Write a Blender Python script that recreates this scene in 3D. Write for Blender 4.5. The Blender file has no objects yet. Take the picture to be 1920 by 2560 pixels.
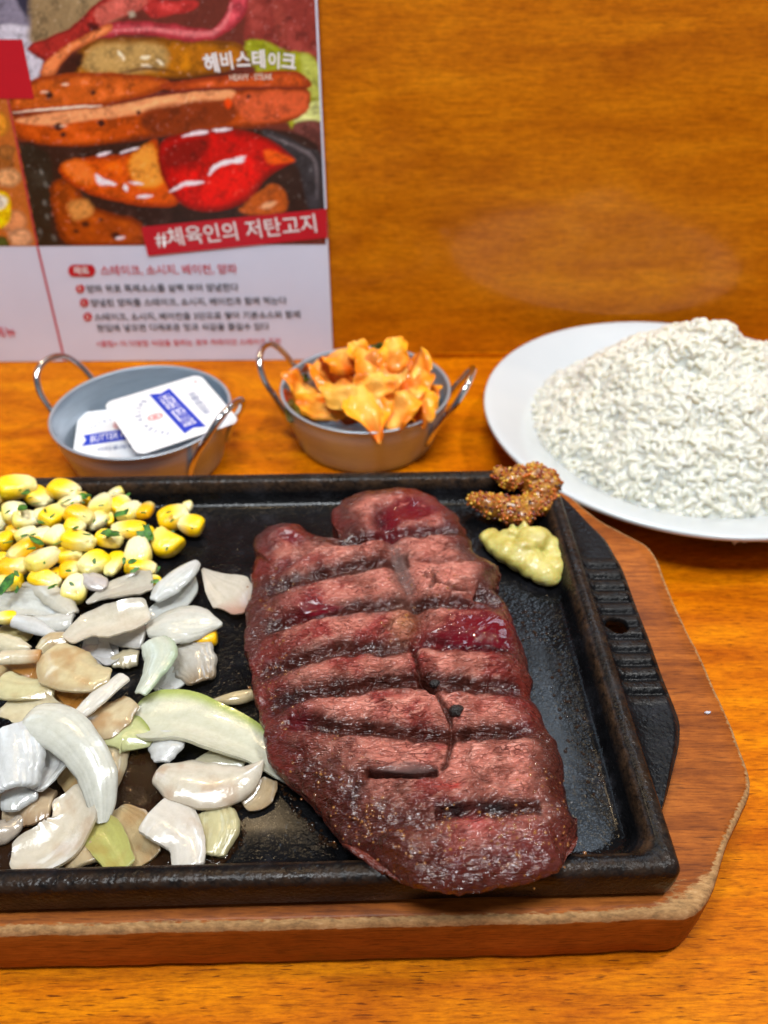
import bpy, math, random
import numpy as np
from mathutils import Vector, Matrix, Euler

S = bpy.context.scene
COL = S.collection
R = math.radians
random.seed(7)
rng = np.random.default_rng(7)

# ------------------------------------------------------------------ camera
F_PX, PITCH, CAM_H = 2000.0, 39.0, 0.27          # focal length in pixels of the 1920x2560 photo
cam = bpy.data.cameras.new('camera')
cam_o = bpy.data.objects.new('camera', cam)
COL.objects.link(cam_o)
cam_o.location = (0, 0, CAM_H)
cam_o.rotation_euler = (R(90 - PITCH), 0, 0)
cam.sensor_fit = 'VERTICAL'
cam.sensor_height = 36
cam.sensor_width = 27
cam.lens = 36 * F_PX / 2560
cam.clip_start = 0.01
cam.clip_end = 50
cam.dof.use_dof = True
cam.dof.focus_distance = 0.262
cam.dof.aperture_fstop = 10.0
S.camera = cam_o

# ------------------------------------------------------------------ light
S.view_settings.view_transform = 'Standard'
S.view_settings.look = 'None'
S.view_settings.exposure = 0.0
S.view_settings.gamma = 1.0
W = bpy.data.worlds.new('World'); S.world = W
W.use_nodes = True
W.node_tree.nodes['Background'].inputs[0].default_value = (0.80, 0.86, 1.0, 1)
W.node_tree.nodes['Background'].inputs[1].default_value = 0.13

def area(name, loc, target, sx, sy, power, color):
    l = bpy.data.lights.new(name, 'AREA')
    l.shape = 'RECTANGLE'; l.size = sx; l.size_y = sy
    l.energy = power; l.color = color
    o = bpy.data.objects.new(name, l); COL.objects.link(o)
    o.location = loc
    d = Vector(target) - Vector(loc)
    o.rotation_euler = d.to_track_quat('-Z', 'Y').to_euler()
    return o

area('ceiling_lamp_light', (0.62, 0.32, 1.35), (0.03, 0.28, 0), 0.14, 0.14, 10.5, (1.0, 0.98, 0.95))
area('window_light', (0.82, 2.1, 2.35), (0.05, 0.25, 0), 0.34, 0.95, 15, (0.70, 0.84, 1.0))
area('far_window_light', (-1.9, 1.6, 1.5), (0.0, 0.3, 0), 0.9, 0.8, 8, (0.62, 0.80, 1.0))
area('warm_bulb_light', (-0.35, 1.15, 1.9), (0.0, 0.2, 0), 0.05, 0.05, 4.5, (1.0, 0.72, 0.40))
area('warm_bulb_light', (0.15, 0.95, 1.9), (0.0, 0.2, 0), 0.045, 0.045, 4, (1.0, 0.76, 0.45))

wl_ = area('added_wall_light', (-0.15, -0.02, 1.30), (-0.05, 0.50, 0.12), 0.45, 0.3, 7.4, (0.92, 0.97, 1.0))  # added lamp: brightens the wall and card, leaves near front faces dark
wl_.data.spread = R(110)
fl_ = area('room_fill_light', (0.3, -1.7, 1.5), (0.0, 0.4, 0.1), 1.6, 1.0, 2.5, (1.0, 0.95, 0.90))

# ------------------------------------------------------------------ maths helpers
_t = R(PITCH)
def ray(px, py):
    x = (px - 960) / F_PX; v = (py - 1280) / F_PX
    return np.array([x, math.cos(_t) - v * math.sin(_t), -math.sin(_t) - v * math.cos(_t)])
def at(px, py, z):
    """point at height z seen at a pixel of the photograph"""
    d = ray(px, py); k = (z - CAM_H) / d[2]
    return np.array([d[0] * k, d[1] * k, z])
def zC(u, v): return (u / 2.304, 1160 + v / 2.304)
def zD(u, v): return (u / 2.304, 1600 + v / 2.304)
def zA(u, v): return (560 + u / 1.803, 1160 + v / 1.803)
def zB(u, v): return (560 + u / 1.803, 1700 + v / 1.803)
def sm(a, b, x):
    t = np.clip((x - a) / (b - a), 0, 1); return t * t * (3 - 2 * t)
def lin(r, g, b):
    c = np.array([r, g, b]) / 255.0
    return np.where(c <= 0.04045, c / 12.92, ((c + 0.055) / 1.055) ** 2.4)
def hash3(i, j, k, s=0):
    n = (i.astype(np.int64) * 374761393 + j.astype(np.int64) * 668265263 + k.astype(np.int64) * 2147483647 + s * 974711) & 0xffffffff
    n = ((n ^ (n >> 13)) * 1274126177) & 0xffffffff
    n = (n ^ (n >> 16)) & 0xffffffff
    return n / 4294967295.0
def vnoise(p, s=0):
    p = np.asarray(p, float)
    i = np.floor(p).astype(np.int64); f = p - i; f = f * f * (3 - 2 * f)
    r = 0
    for a in (0, 1):
        for b in (0, 1):
            for c in (0, 1):
                w = (f[..., 0] if a else 1 - f[..., 0]) * (f[..., 1] if b else 1 - f[..., 1]) * (f[..., 2] if c else 1 - f[..., 2])
                r = r + w * hash3(i[..., 0] + a, i[..., 1] + b, i[..., 2] + c, s)
    return r
def fbm(p, o=4, s=0):
    r = 0; a = 0.5; t = 0; p = np.asarray(p, float)
    for k in range(o):
        r = r + a * vnoise(p * 2 ** k + 17.3 * k, s + k); t += a; a *= 0.5
    return r / t
def catmull(pts, n, closed=False):
    pts = [np.asarray(p, float) for p in pts]
    m = len(pts); segs = m if closed else m - 1
    out = []
    for q in range(n):
        u = q * segs / (n if closed else n - 1)
        i = min(int(u), segs - 1); f = u - i
        if closed: a, b, c, d = pts[(i - 1) % m], pts[i % m], pts[(i + 1) % m], pts[(i + 2) % m]
        else: a, b, c, d = pts[max(i - 1, 0)], pts[i], pts[i + 1], pts[min(i + 2, m - 1)]
        out.append(0.5 * (2 * b + (c - a) * f + (2 * a - 5 * b + 4 * c - d) * f * f + (3 * b - a - 3 * c + d) * f ** 3))
    return np.array(out)
def seg_dist(X, Y, pts, closed=False):
    """distance to a polyline and the position 0..1 along it"""
    pts = np.asarray(pts, float); n = len(pts); best = np.full(X.shape, 1e9); T = np.zeros(X.shape)
    m = n if closed else n - 1
    for i in range(m):
        a = pts[i]; b = pts[(i + 1) % n]; dx, dy = b[0] - a[0], b[1] - a[1]; L = dx * dx + dy * dy + 1e-18
        t = np.clip(((X - a[0]) * dx + (Y - a[1]) * dy) / L, 0, 1)
        d = np.hypot(X - a[0] - t * dx, Y - a[1] - t * dy)
        k = d < best; best = np.where(k, d, best); T = np.where(k, (i + t) / m, T)
    return best, T
def inside(X, Y, pts):
    pts = np.asarray(pts, float); r = np.zeros(X.shape, bool); n = len(pts)
    for i in range(n):
        x0, y0 = pts[i][:2]; x1, y1 = pts[(i + 1) % n][:2]
        if y0 == y1: continue
        c = ((y0 > Y) != (y1 > Y)) & (X < (x1 - x0) * (Y - y0) / (y1 - y0) + x0)
        r ^= c
    return r
def sdf(X, Y, pts):
    d, _ = seg_dist(X, Y, pts, True)
    return np.where(inside(X, Y, pts), -d, d)

# ------------------------------------------------------------------ object helpers
def mesh(name, V, Fc, mat, col=None, smooth=True, extra=None, recalc=True):
    me = bpy.data.meshes.new(name)
    V = np.asarray(V, float)
    me.from_pydata(V.tolist(), [], Fc.tolist() if isinstance(Fc, np.ndarray) else Fc)
    if recalc and len(me.polygons) < 60000:
        import bmesh
        bm = bmesh.new(); bm.from_mesh(me); bmesh.ops.recalc_face_normals(bm, faces=bm.faces); bm.to_mesh(me); bm.free()
    if smooth: me.polygons.foreach_set('use_smooth', [True] * len(me.polygons))
    if mat: me.materials.append(mat)
    if col is not None:
        a = me.color_attributes.new('Col', 'FLOAT_COLOR', 'POINT')
        c = np.ones((len(V), 4)); c[:, :3] = col
        a.data.foreach_set('color', c.ravel())
    if extra:
        for k, v in extra.items():
            a = me.attributes.new(k, 'FLOAT', 'POINT'); a.data.foreach_set('value', np.asarray(v, float).ravel())
    me.update()
    return me
def obj(name, me, parent=None, loc=(0, 0, 0), rot=None):
    o = bpy.data.objects.new(name, me); COL.objects.link(o)
    if parent: o.parent = parent
    o.location = loc
    if rot is not None: o.rotation_euler = rot
    return o
def tag(o, label=None, cat=None, group=None, kind=None):
    if label: o['label'] = label
    if cat: o['category'] = cat
    if group: o['group'] = group
    if kind: o['kind'] = kind
    return o
def thing(name, label, cat, loc, rot=None, group=None):
    return tag(obj(name, None, None, loc, rot), label, cat, group)
def grid_faces(n, m, wrap_n=False, wrap_m=False, off=0):
    i = np.arange(n if wrap_n else n - 1); j = np.arange(m if wrap_m else m - 1)
    I, J = np.meshgrid(i, j, indexing='ij')
    I2 = (I + 1) % n; J2 = (J + 1) % m
    return np.stack([I * m + J, I2 * m + J, I2 * m + J2, I * m + J2], -1).reshape(-1, 4) + off
def lathe(prof, n=96):
    prof = np.asarray(prof, float)
    a = np.arange(n) * 2 * math.pi / n
    V = np.stack([np.outer(np.cos(a), prof[:, 0]), np.outer(np.sin(a), prof[:, 0]), np.tile(prof[:, 1], (n, 1))], -1).reshape(-1, 3)
    return V, grid_faces(n, len(prof), wrap_n=True)
def tube(path, r, n=12, caps=True):
    path = np.asarray(path, float); m = len(path)
    V = []; up = np.array([0, 0, 1.0])
    T = np.gradient(path, axis=0); T /= np.linalg.norm(T, axis=1)[:, None]
    a0 = np.cross(T[0], up); a0 = a0 if np.linalg.norm(a0) > 0.1 else np.cross(T[0], [1, 0, 0]); a0 /= np.linalg.norm(a0)
    rr = np.broadcast_to(r, (m,))
    for i in range(m):
        a0 = a0 - T[i] * a0.dot(T[i]); a0 /= np.linalg.norm(a0); b0 = np.cross(T[i], a0)
        for k in range(n):
            g = 2 * math.pi * k / n
            V.append(path[i] + rr[i] * (math.cos(g) * a0 + math.sin(g) * b0))
    F = grid_faces(m, n, wrap_m=True).tolist()
    if caps: F += [list(range(n))[::-1], list(range((m - 1) * n, m * n))]
    return np.array(V), F
def prism(pts, z0, z1, bev=0.0):
    """closed outline extruded from z0 to z1, top edge rounded"""
    pts = np.asarray(pts, float)[:, :2]; n = len(pts)
    rings = []
    nrm = np.roll(pts, -1, 0) - np.roll(pts, 1, 0); nrm = np.stack([nrm[:, 1], -nrm[:, 0]], 1); nrm /= np.linalg.norm(nrm, axis=1)[:, None] + 1e-12
    area2 = np.sum(pts[:, 0] * np.roll(pts[:, 1], -1) - np.roll(pts[:, 0], -1) * pts[:, 1])
    if area2 < 0: nrm = -nrm
    steps = [(0, z0)]
    if bev > 0:
        steps = [(bev, z0), (bev * 0.3, z0 + bev * 0.3), (0, z0 + bev)] + [(bev * (1 - math.sin(a)), z1 - bev * (1 - math.cos(a))) for a in [R(90), R(60), R(30), R(0)]]
    else: steps = [(0, z0), (0, z1)]
    for d, z in steps: rings.append(np.column_stack([pts - nrm * d, np.full(n, z)]))
    V = np.concatenate(rings); F = grid_faces(len(steps), n, wrap_m=True).tolist()
    F += [list(range(n))[::-1], list(range((len(steps) - 1) * n, len(steps) * n))]
    return V, F
def evaluated(o):
    dg = bpy.context.evaluated_depsgraph_get(); dg.update()
    return bpy.data.meshes.new_from_object(o.evaluated_get(dg))
def blobby(balls, voxel, name, mat, smooth_it=3, disp=None, extra_mesh=None):
    """one continuous surface grown from overlapping ellipsoids: (x,y,z, rx,ry,rz)"""
    import bmesh
    bm = bmesh.new()
    for b in balls:
        g = bmesh.ops.create_icosphere(bm, subdivisions=3, radius=1)['verts']
        for v in g: v.co = Vector((b[0] + v.co.x * b[3], b[1] + v.co.y * b[4], b[2] + v.co.z * b[5]))
    me = bpy.data.meshes.new('tmp'); bm.to_mesh(me); bm.free()
    o = bpy.data.objects.new('tmp', me); COL.objects.link(o)
    m = o.modifiers.new('r', 'REMESH'); m.mode = 'VOXEL'; m.voxel_size = voxel
    m2 = o.modifiers.new('s', 'SMOOTH'); m2.iterations = smooth_it; m2.factor = 0.6
    out = evaluated(o); bpy.data.objects.remove(o)
    n = len(out.vertices); V = np.zeros(n * 3); out.vertices.foreach_get('co', V); V = V.reshape(-1, 3)
    N = np.zeros(n * 3); out.vertices.foreach_get('normal', N); N = N.reshape(-1, 3)
    if disp is not None: V = V + N * disp(V)[:, None]
    Fc = [list(p.vertices) for p in out.polygons]
    bpy.data.meshes.remove(out)
    return V, N, Fc
def text_mesh(body, mat, bold=0.0, name='lettering'):
    c = bpy.data.curves.new('t', 'FONT'); c.body = body; c.offset = bold; c.resolution_u = 3
    o = bpy.data.objects.new('t', c); COL.objects.link(o)
    me = evaluated(o); bpy.data.objects.remove(o); bpy.data.curves.remove(c)
    me.name = name; me.materials.clear(); me.materials.append(mat)
    co = np.zeros(len(me.vertices) * 3); me.vertices.foreach_get('co', co); co = co.reshape(-1, 3)
    lo = co.min(0); hi = co.max(0); co[:, 0] -= lo[0]; hi = hi - lo
    return me, co, hi[0], lo[1]

# ------------------------------------------------------------------ materials
def mat(name, **kw):
    m = bpy.data.materials.new(name); m.use_nodes = True
    nt = m.node_tree; b = nt.nodes['Principled BSDF']
    for k, v in kw.items(): b.inputs[k.replace('_', ' ')].default_value = v
    return m, nt, b
def nd(nt, t, **kw):
    n = nt.nodes.new(t)
    for k, v in kw.items(): setattr(n, k, v)
    return n
def coords(nt, scale=(1, 1, 1), rot=(0, 0, 0), kind='Object'):
    tc = nd(nt, 'ShaderNodeTexCoord'); mp = nd(nt, 'ShaderNodeMapping')
    mp.inputs['Scale'].default_value = scale; mp.inputs['Rotation'].default_value = rot
    nt.links.new(tc.outputs[kind], mp.inputs[0]); return mp.outputs[0]
def noise(nt, vec, scale, detail=4, rough=0.6, dist=0.0):
    n = nd(nt, 'ShaderNodeTexNoise'); n.inputs['Scale'].default_value = scale; n.inputs['Detail'].default_value = detail
    n.inputs['Roughness'].default_value = rough; n.inputs['Distortion'].default_value = dist
    if vec is not None: nt.links.new(vec, n.inputs['Vector'])
    return n.outputs['Fac']
def ramp(nt, fac, stops):
    r = nd(nt, 'ShaderNodeValToRGB'); e = r.color_ramp.elements
    while len(e) < len(stops): e.new(0.5)
    for k, (p, c) in enumerate(stops):
        e[k].position = p; e[k].color = (*c, 1) if len(c) == 3 else c
    nt.links.new(fac, r.inputs[0]); return r.outputs[0]
def mix(nt, fac, a, b, mode='MIX'):
    m = nd(nt, 'ShaderNodeMix', data_type='RGBA', blend_type=mode)
    for s, v in ((0, fac), (6, a), (7, b)):
        if hasattr(v, 'is_linked') or hasattr(v, 'links'): nt.links.new(v, m.inputs[s])
        else: m.inputs[s].default_value = v if s == 0 else (*v, 1)
    return m.outputs[2]
def mathn(nt, op, a, b=0.0, c=None):
    m = nd(nt, 'ShaderNodeMath', operation=op)
    for s, v in ((0, a), (1, b)) + (((2, c),) if c is not None else ()):
        if hasattr(v, 'links'): nt.links.new(v, m.inputs[s])
        else: m.inputs[s].default_value = v
    return m.outputs[0]
def bump(nt, b, h, strength=0.3, dist=0.001, prev=None):
    n = nd(nt, 'ShaderNodeBump'); n.inputs['Strength'].default_value = strength; n.inputs['Distance'].default_value = dist
    nt.links.new(h, n.inputs['Height'])
    if prev is not None: nt.links.new(prev, n.inputs['Normal'])
    nt.links.new(n.outputs[0], b.inputs['Normal']); return n.outputs[0]
def attr(nt, name, out='Color'):
    a = nd(nt, 'ShaderNodeAttribute'); a.attribute_name = name; return a.outputs[out]

def wood(name, dark, midc, light, rough=0.32, coat=0.4, flat=(1, 9, 1), fine=(1.4, 16, 16), sc=1.0, pores=0.5, coatr=0.2, vcol=False, spec=0.28, fg=0.66):
    m, nt, b = mat(name, Roughness=rough, Coat_Weight=coat, Coat_Roughness=coatr, Specular_IOR_Level=spec)
    big = noise(nt, coords(nt, flat), 14 * sc, 4, 0.55, 0.6)
    c = ramp(nt, big, [(0.28, dark), (0.5, midc), (0.72, light)])
    fig = noise(nt, coords(nt, fine), 75 * sc, 5, 0.7, 0.3)
    c = mix(nt, fg, c, ramp(nt, fig, [(0.34, (0.42, 0.32, 0.22)), (0.5, (0.95, 0.94, 0.92)), (0.66, (1.25, 1.30, 1.3))]), 'MULTIPLY')
    mot = noise(nt, coords(nt, (1, 1.6, 1.6)), 210 * sc, 3, 0.7)
    c = mix(nt, 0.45, c, ramp(nt, mot, [(0.32, (0.68, 0.62, 0.55)), (0.6, (1.15, 1.15, 1.15))]), 'MULTIPLY')
    pr = noise(nt, coords(nt, (fine[0] * 1.1, fine[1] * 1.2, fine[2] * 1.2)), 75 * sc, 2, 0.5)
    pf = ramp(nt, pr, [(0.60, (0, 0, 0)), (0.70, (1, 1, 1))])
    c = mix(nt, mathn(nt, 'MULTIPLY', pf, pores), c, (dark[0] * 0.25, dark[1] * 0.22, dark[2] * 0.2))
    if vcol:
        a = attr(nt, 'wear', 'Fac')
        wn = noise(nt, coords(nt, (1, 4, 1)), 260, 4, 0.75)
        wsum = mathn(nt, 'ADD', a, mathn(nt, 'MULTIPLY', mathn(nt, 'SUBTRACT', wn, 0.5), 0.75))
        wf = ramp(nt, wsum, [(0.44, (0, 0, 0)), (0.56, (1, 1, 1))])
        wc = ramp(nt, noise(nt, coords(nt, (1, 3, 1)), 300, 3, 0.7), [(0.3, lin(120, 92, 62)), (0.55, lin(168, 128, 84)), (0.75, lin(190, 152, 108))])
        c = mix(nt, wf, c, wc)
        rr = mathn(nt, 'MULTIPLY_ADD', wf, 0.35, rough); nt.links.new(rr, b.inputs['Roughness'])
        nt.links.new(mathn(nt, 'MULTIPLY_ADD', wf, -coat, coat), b.inputs['Coat Weight'])
    nt.links.new(c, b.inputs['Base Color'])
    bump(nt, b, fig, 0.12, 0.0006)
    return m

M = {}
M['table'] = wood('table_wood', lin(160, 76, 0), lin(190, 102, 0), lin(210, 124, 0), rough=0.5, coat=0.01, spec=0.06, coatr=0.2, flat=(1, 5, 1), fine=(1.5, 13, 16), sc=1.0, pores=0.8)
M['wall'] = wood('wall_wood', lin(172, 92, 3), lin(196, 112, 5), lin(212, 128, 10), spec=0.15, fg=0.5, rough=0.38, coat=0.35, flat=(0.8, 1, 3.6), fine=(1.0, 8, 8), sc=1.0, pores=0.25, coatr=0.12)
M['board'] = wood('board_wood', lin(108, 52, 12), lin(144, 76, 20), lin(170, 96, 32), spec=0.15, rough=0.58, coat=0.05, vcol=True)

# cast iron
m, nt, b = mat('cast_iron', Roughness=0.42, Metallic=0.0); M['iron'] = m
n1 = noise(nt, coords(nt), 620, 1, 0.5); n2 = noise(nt, coords(nt), 70, 5, 0.65)
c = ramp(nt, n2, [(0.35, lin(7, 7, 8)), (0.55, lin(15, 15, 17)), (0.75, lin(34, 34, 38))])
rust = attr(nt, 'edge', 'Fac')
rn = mathn(nt, 'MULTIPLY', rust, ramp(nt, noise(nt, coords(nt), 260, 4, 0.7), [(0.35, (0.1, 0.1, 0.1)), (0.62, (1, 1, 1))]))
c = mix(nt, rn, c, lin(88, 64, 44))
nt.links.new(c, b.inputs['Base Color'])
oil = attr(nt, 'oil', 'Fac')
ro = ramp(nt, noise(nt, coords(nt), 55, 4, 0.6), [(0.38, (0.24,) * 3), (0.62, (0.44,) * 3)])
nt.links.new(mathn(nt, 'MULTIPLY_ADD', oil, -0.16, ro), b.inputs['Roughness'])
b.inputs['Specular IOR Level'].default_value = 0.12; nt.links.new(mathn(nt, 'MULTIPLY_ADD', oil, 0.13, 0.02), b.inputs['Coat Weight']); b.inputs['Coat Roughness'].default_value = 0.16
pv = bump(nt, b, noise(nt, coords(nt, (1, 1, 1)), 520, 3, 0.6), 0.25, 0.0005)
bump(nt, b, n1, 0.6, 0.0007, pv)

m, nt, b = mat('steel', Metallic=0.62, Roughness=0.36); M['steel'] = m
nn = noise(nt, coords(nt, (1, 1, 30)), 60, 3, 0.6)
nt.links.new(ramp(nt, nn, [(0.3, (0.36, 0.44, 0.52)), (0.7, (0.46, 0.54, 0.62))]), b.inputs['Base Color'])
bump(nt, b, nn, 0.05, 0.0004)
m, nt, b = mat('steel_wire', Metallic=1.0, Roughness=0.14, Base_Color=(0.66, 0.66, 0.67, 1)); M['wire'] = m

m, nt, b = mat('white_ceramic', Base_Color=(*lin(226, 228, 230), 1), Roughness=0.3, Coat_Weight=0.3, Coat_Roughness=0.08); M['ceramic'] = m
nt.links.new(ramp(nt, noise(nt, coords(nt), 12, 3), [(0.3, lin(188, 195, 199)), (0.7, lin(198, 203, 206))]), b.inputs['Base Color'])

m, nt, b = mat('rice', Roughness=0.42, Sheen_Weight=0.0); M['rice'] = m
nt.links.new(attr(nt, 'Col'), b.inputs['Base Color'])
b.inputs['Subsurface Weight'].default_value = 1.0; b.inputs['Subsurface Scale'].default_value = 0.0065; b.inputs['Subsurface Radius'].default_value = (1.0, 0.85, 0.6)
b.inputs['Coat Weight'].default_value = 0.25; b.inputs['Coat Roughness'].default_value = 0.25

m, nt, b = mat('onion', Roughness=0.16, Subsurface_Weight=0.4, Subsurface_Scale=0.005, Coat_Weight=0.4, Coat_Roughness=0.08); M['onion'] = m
b.inputs['Subsurface Radius'].default_value = (1, 0.95, 0.8); b.inputs['Transmission Weight'].default_value = 0.38
c = attr(nt, 'Col')
c = mix(nt, 0.5, c, ramp(nt, noise(nt, coords(nt), 330, 4, 0.7), [(0.3, (0.80, 0.78, 0.74)), (0.6, (1.06, 1.06, 1.06))]), 'MULTIPLY')
nt.links.new(c, b.inputs['Base Color'])
pv = bump(nt, b, attr(nt, 'rib', 'Fac'), 0.6, 0.0006)
bump(nt, b, noise(nt, coords(nt), 700, 3, 0.6), 0.25, 0.0005, pv)

m, nt, b = mat('corn', Roughness=0.24, Subsurface_Weight=0.35, Subsurface_Scale=0.003, Coat_Weight=0.55, Coat_Roughness=0.1); M['corn'] = m
b.inputs['Subsurface Radius'].default_value = (1, 0.8, 0.3)
oi = nd(nt, 'ShaderNodeObjectInfo')
c = mix(nt, 0.45, attr(nt, 'Col'), ramp(nt, oi.outputs['Random'], [(0, (0.94, 0.92, 0.9)), (1, (1.04, 1.04, 1.04))]), 'MULTIPLY')
nt.links.new(c, b.inputs['Base Color'])
bump(nt, b, noise(nt, coords(nt), 5, 3), 0.18, 0.08)

m, nt, b = mat('parsley', Roughness=0.4, Base_Color=(*lin(44, 96, 24), 1)); M['parsley'] = m
nt.links.new(ramp(nt, noise(nt, coords(nt), 400, 2), [(0.35, lin(22, 64, 16)), (0.65, lin(70, 128, 36))]), b.inputs['Base Color'])

m, nt, b = mat('kimchi', Roughness=0.45, Specular_IOR_Level=0.12, Subsurface_Weight=0.0, Coat_Weight=0.3, Coat_Roughness=0.1); M['kimchi'] = m
b.inputs['Subsurface Radius'].default_value = (1, 0.5, 0.15)
c = mix(nt, 0.8, attr(nt, 'Col'), ramp(nt, noise(nt, coords(nt), 190, 4, 0.7), [(0.3, (0.96, 0.84, 0.7)), (0.65, (1.12, 1.12, 1.1))]), 'MULTIPLY')
nt.links.new(c, b.inputs['Base Color'])
bump(nt, b, noise(nt, coords(nt), 170, 2, 0.5), 0.3, 0.0015)

m, nt, b = mat('mustard_seed_paste', Roughness=0.4, Specular_IOR_Level=0.2, Subsurface_Weight=0.1, Subsurface_Scale=0.003, Coat_Weight=0.4, Coat_Roughness=0.15); M['paste'] = m
nt.links.new(ramp(nt, noise(nt, coords(nt), 420, 4, 0.75), [(0.32, lin(84, 40, 10)), (0.5, lin(150, 90, 24)), (0.68, lin(196, 146, 56))]), b.inputs['Base Color'])
bump(nt, b, noise(nt, coords(nt), 900, 2), 0.5, 0.001)
def seedmat(n, c):
    m, nt, b = mat(n, Roughness=0.22, Base_Color=(*lin(*c), 1), Subsurface_Weight=0.2, Subsurface_Scale=0.001, Coat_Weight=0.4, Coat_Roughness=0.15)
    oi = nd(nt, 'ShaderNodeObjectInfo')
    nt.links.new(mix(nt, 1.0, lin(*c), ramp(nt, oi.outputs['Random'], [(0, (0.7, 0.66, 0.6)), (1, (1.2, 1.2, 1.1))]), 'MULTIPLY'), b.inputs['Base Color'])
    return m
SEEDM = [seedmat('amber_seed', (186, 96, 26)), seedmat('red_brown_seed', (128, 44, 18)), seedmat('yellow_seed', (206, 158, 52)), seedmat('dark_seed', (74, 36, 22))]

m, nt, b = mat('green_paste', Roughness=0.34, Subsurface_Weight=0.3, Subsurface_Scale=0.004, Coat_Weight=0.3, Coat_Roughness=0.2); M['wasabi'] = m
nt.links.new(ramp(nt, noise(nt, coords(nt), 160, 4, 0.6), [(0.3, lin(168, 150, 66)), (0.6, lin(196, 184, 104)), (0.8, lin(214, 210, 142))]), b.inputs['Base Color'])
bump(nt, b, noise(nt, coords(nt), 800, 4, 0.7), 0.4, 0.0007)

# steak
m, nt, b = mat('grilled_meat', Subsurface_Weight=0.10, Subsurface_Scale=0.003, Coat_Weight=0.5, Coat_Roughness=0.12, Specular_IOR_Level=0.05); M['meat'] = m
b.inputs['Subsurface Radius'].default_value = (1, 0.3, 0.2)
fib = coords(nt, (0.9, 3.4, 2.6), (0, 0, R(28)))
warp = nd(nt, 'ShaderNodeVectorMath', operation='ADD')
wn = nd(nt, 'ShaderNodeTexNoise'); wn.inputs['Scale'].default_value = 130; wn.inputs['Detail'].default_value = 3
nt.links.new(fib, wn.inputs['Vector'])
ws = nd(nt, 'ShaderNodeVectorMath', operation='SCALE'); ws.inputs[3].default_value = 0.008
nt.links.new(wn.outputs['Color'], ws.inputs[0]); nt.links.new(fib, warp.inputs[0]); nt.links.new(ws.outputs[0], warp.inputs[1])
vo = nd(nt, 'ShaderNodeTexVoronoi', feature='DISTANCE_TO_EDGE'); vo.inputs['Scale'].default_value = 210
nt.links.new(warp.outputs[0], vo.inputs['Vector'])
crack = ramp(nt, vo.outputs['Distance'], [(0.0, (0, 0, 0)), (0.10, (1, 1, 1))])
fine = noise(nt, warp.outputs[0], 480, 5, 0.72)
raw = attr(nt, 'raw', 'Fac'); wet = attr(nt, 'wet', 'Fac')
gate = ramp(nt, noise(nt, coords(nt), 90, 3, 0.6), [(0.47, (0, 0, 0)), (0.60, (1, 1, 1))])
cg = mathn(nt, 'MULTIPLY', mathn(nt, 'MULTIPLY', mathn(nt, 'SUBTRACT', 1.0, crack), gate), raw)
c = attr(nt, 'Col')
c = mix(nt, 0.85, c, ramp(nt, fine, [(0.28, (0.52, 0.42, 0.40)), (0.5, (0.98, 0.96, 0.95)), (0.72, (1.35, 1.32, 1.28))]), 'MULTIPLY')
c = mix(nt, mathn(nt, 'MULTIPLY', cg, 0.85), c, lin(74, 14, 18))
spk = ramp(nt, noise(nt, coords(nt), 620, 2, 0.5), [(0.70, (0, 0, 0)), (0.76, (1, 1, 1))])
c = mix(nt, mathn(nt, 'MULTIPLY', spk, 0.35), c, lin(44, 22, 18))
nt.links.new(c, b.inputs['Base Color'])
nt.links.new(mathn(nt, 'MULTIPLY_ADD', wet, -0.32, 0.50), b.inputs['Roughness'])
nt.links.new(mathn(nt, 'MULTIPLY_ADD', wet, 0.80, 0.12), b.inputs['Coat Weight'])
flatw = mathn(nt, 'SUBTRACT', 1.0, attr(nt, 'pool', 'Fac'))
cb = noise(nt, warp.outputs[0], 300, 2, 0.5)
h1 = mathn(nt, 'MULTIPLY', mathn(nt, 'MULTIPLY_ADD', crack, mathn(nt, 'MULTIPLY', raw, 0.45), cb), flatw)
bm_ = mathn(nt, 'MULTIPLY', h1, ramp(nt, noise(nt, coords(nt), 55, 3, 0.6), [(0.35, (0.35,) * 3), (0.65, (1.1,) * 3)]))
pv = bump(nt, b, bm_, 0.75, 0.0015)
dr = nd(nt, 'ShaderNodeTexVoronoi', feature='SMOOTH_F1'); dr.inputs['Scale'].default_value = 340
nt.links.new(coords(nt), dr.inputs['Vector'])
dh = mathn(nt, 'MULTIPLY', mathn(nt, 'MULTIPLY', mathn(nt, 'SUBTRACT', 1.0, dr.outputs['Distance']), attr(nt, 'drop', 'Fac')), flatw)
nn = bump(nt, b, dh, 0.9, 0.0016, pv)
nt.links.new(nn, b.inputs['Coat Normal'])

m, nt, b = mat('meat_juice', Roughness=0.03, Base_Color=(0.13, 0.004, 0.010, 1), IOR=1.36); M['juice'] = m
nt.links.new(mathn(nt, 'MULTIPLY', attr(nt, 'fade', 'Fac'), 0.62), b.inputs['Alpha'])
bump(nt, b, noise(nt, coords(nt), 50, 1), 0.05, 0.0008)
m, nt, b = mat('clear_juice', Roughness=0.05, Base_Color=(0.20, 0.13, 0.12, 1), IOR=1.36); M['gel'] = m
nt.links.new(mathn(nt, 'MULTIPLY', attr(nt, 'fade', 'Fac'), 0.35), b.inputs['Alpha'])
bump(nt, b, noise(nt, coords(nt), 260, 3), 0.4, 0.0008)
m, nt, b = mat('fat_bead', Roughness=0.06, Base_Color=(*lin(150, 84, 40), 1), Alpha=0.55, IOR=1.5, Coat_Weight=1.0, Coat_Roughness=0.03); M['fat'] = m
nt.links.new(ramp(nt, noise(nt, coords(nt), 300, 1), [(0.3, lin(120, 50, 30)), (0.7, lin(190, 130, 60))]), b.inputs['Base Color'])
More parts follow.
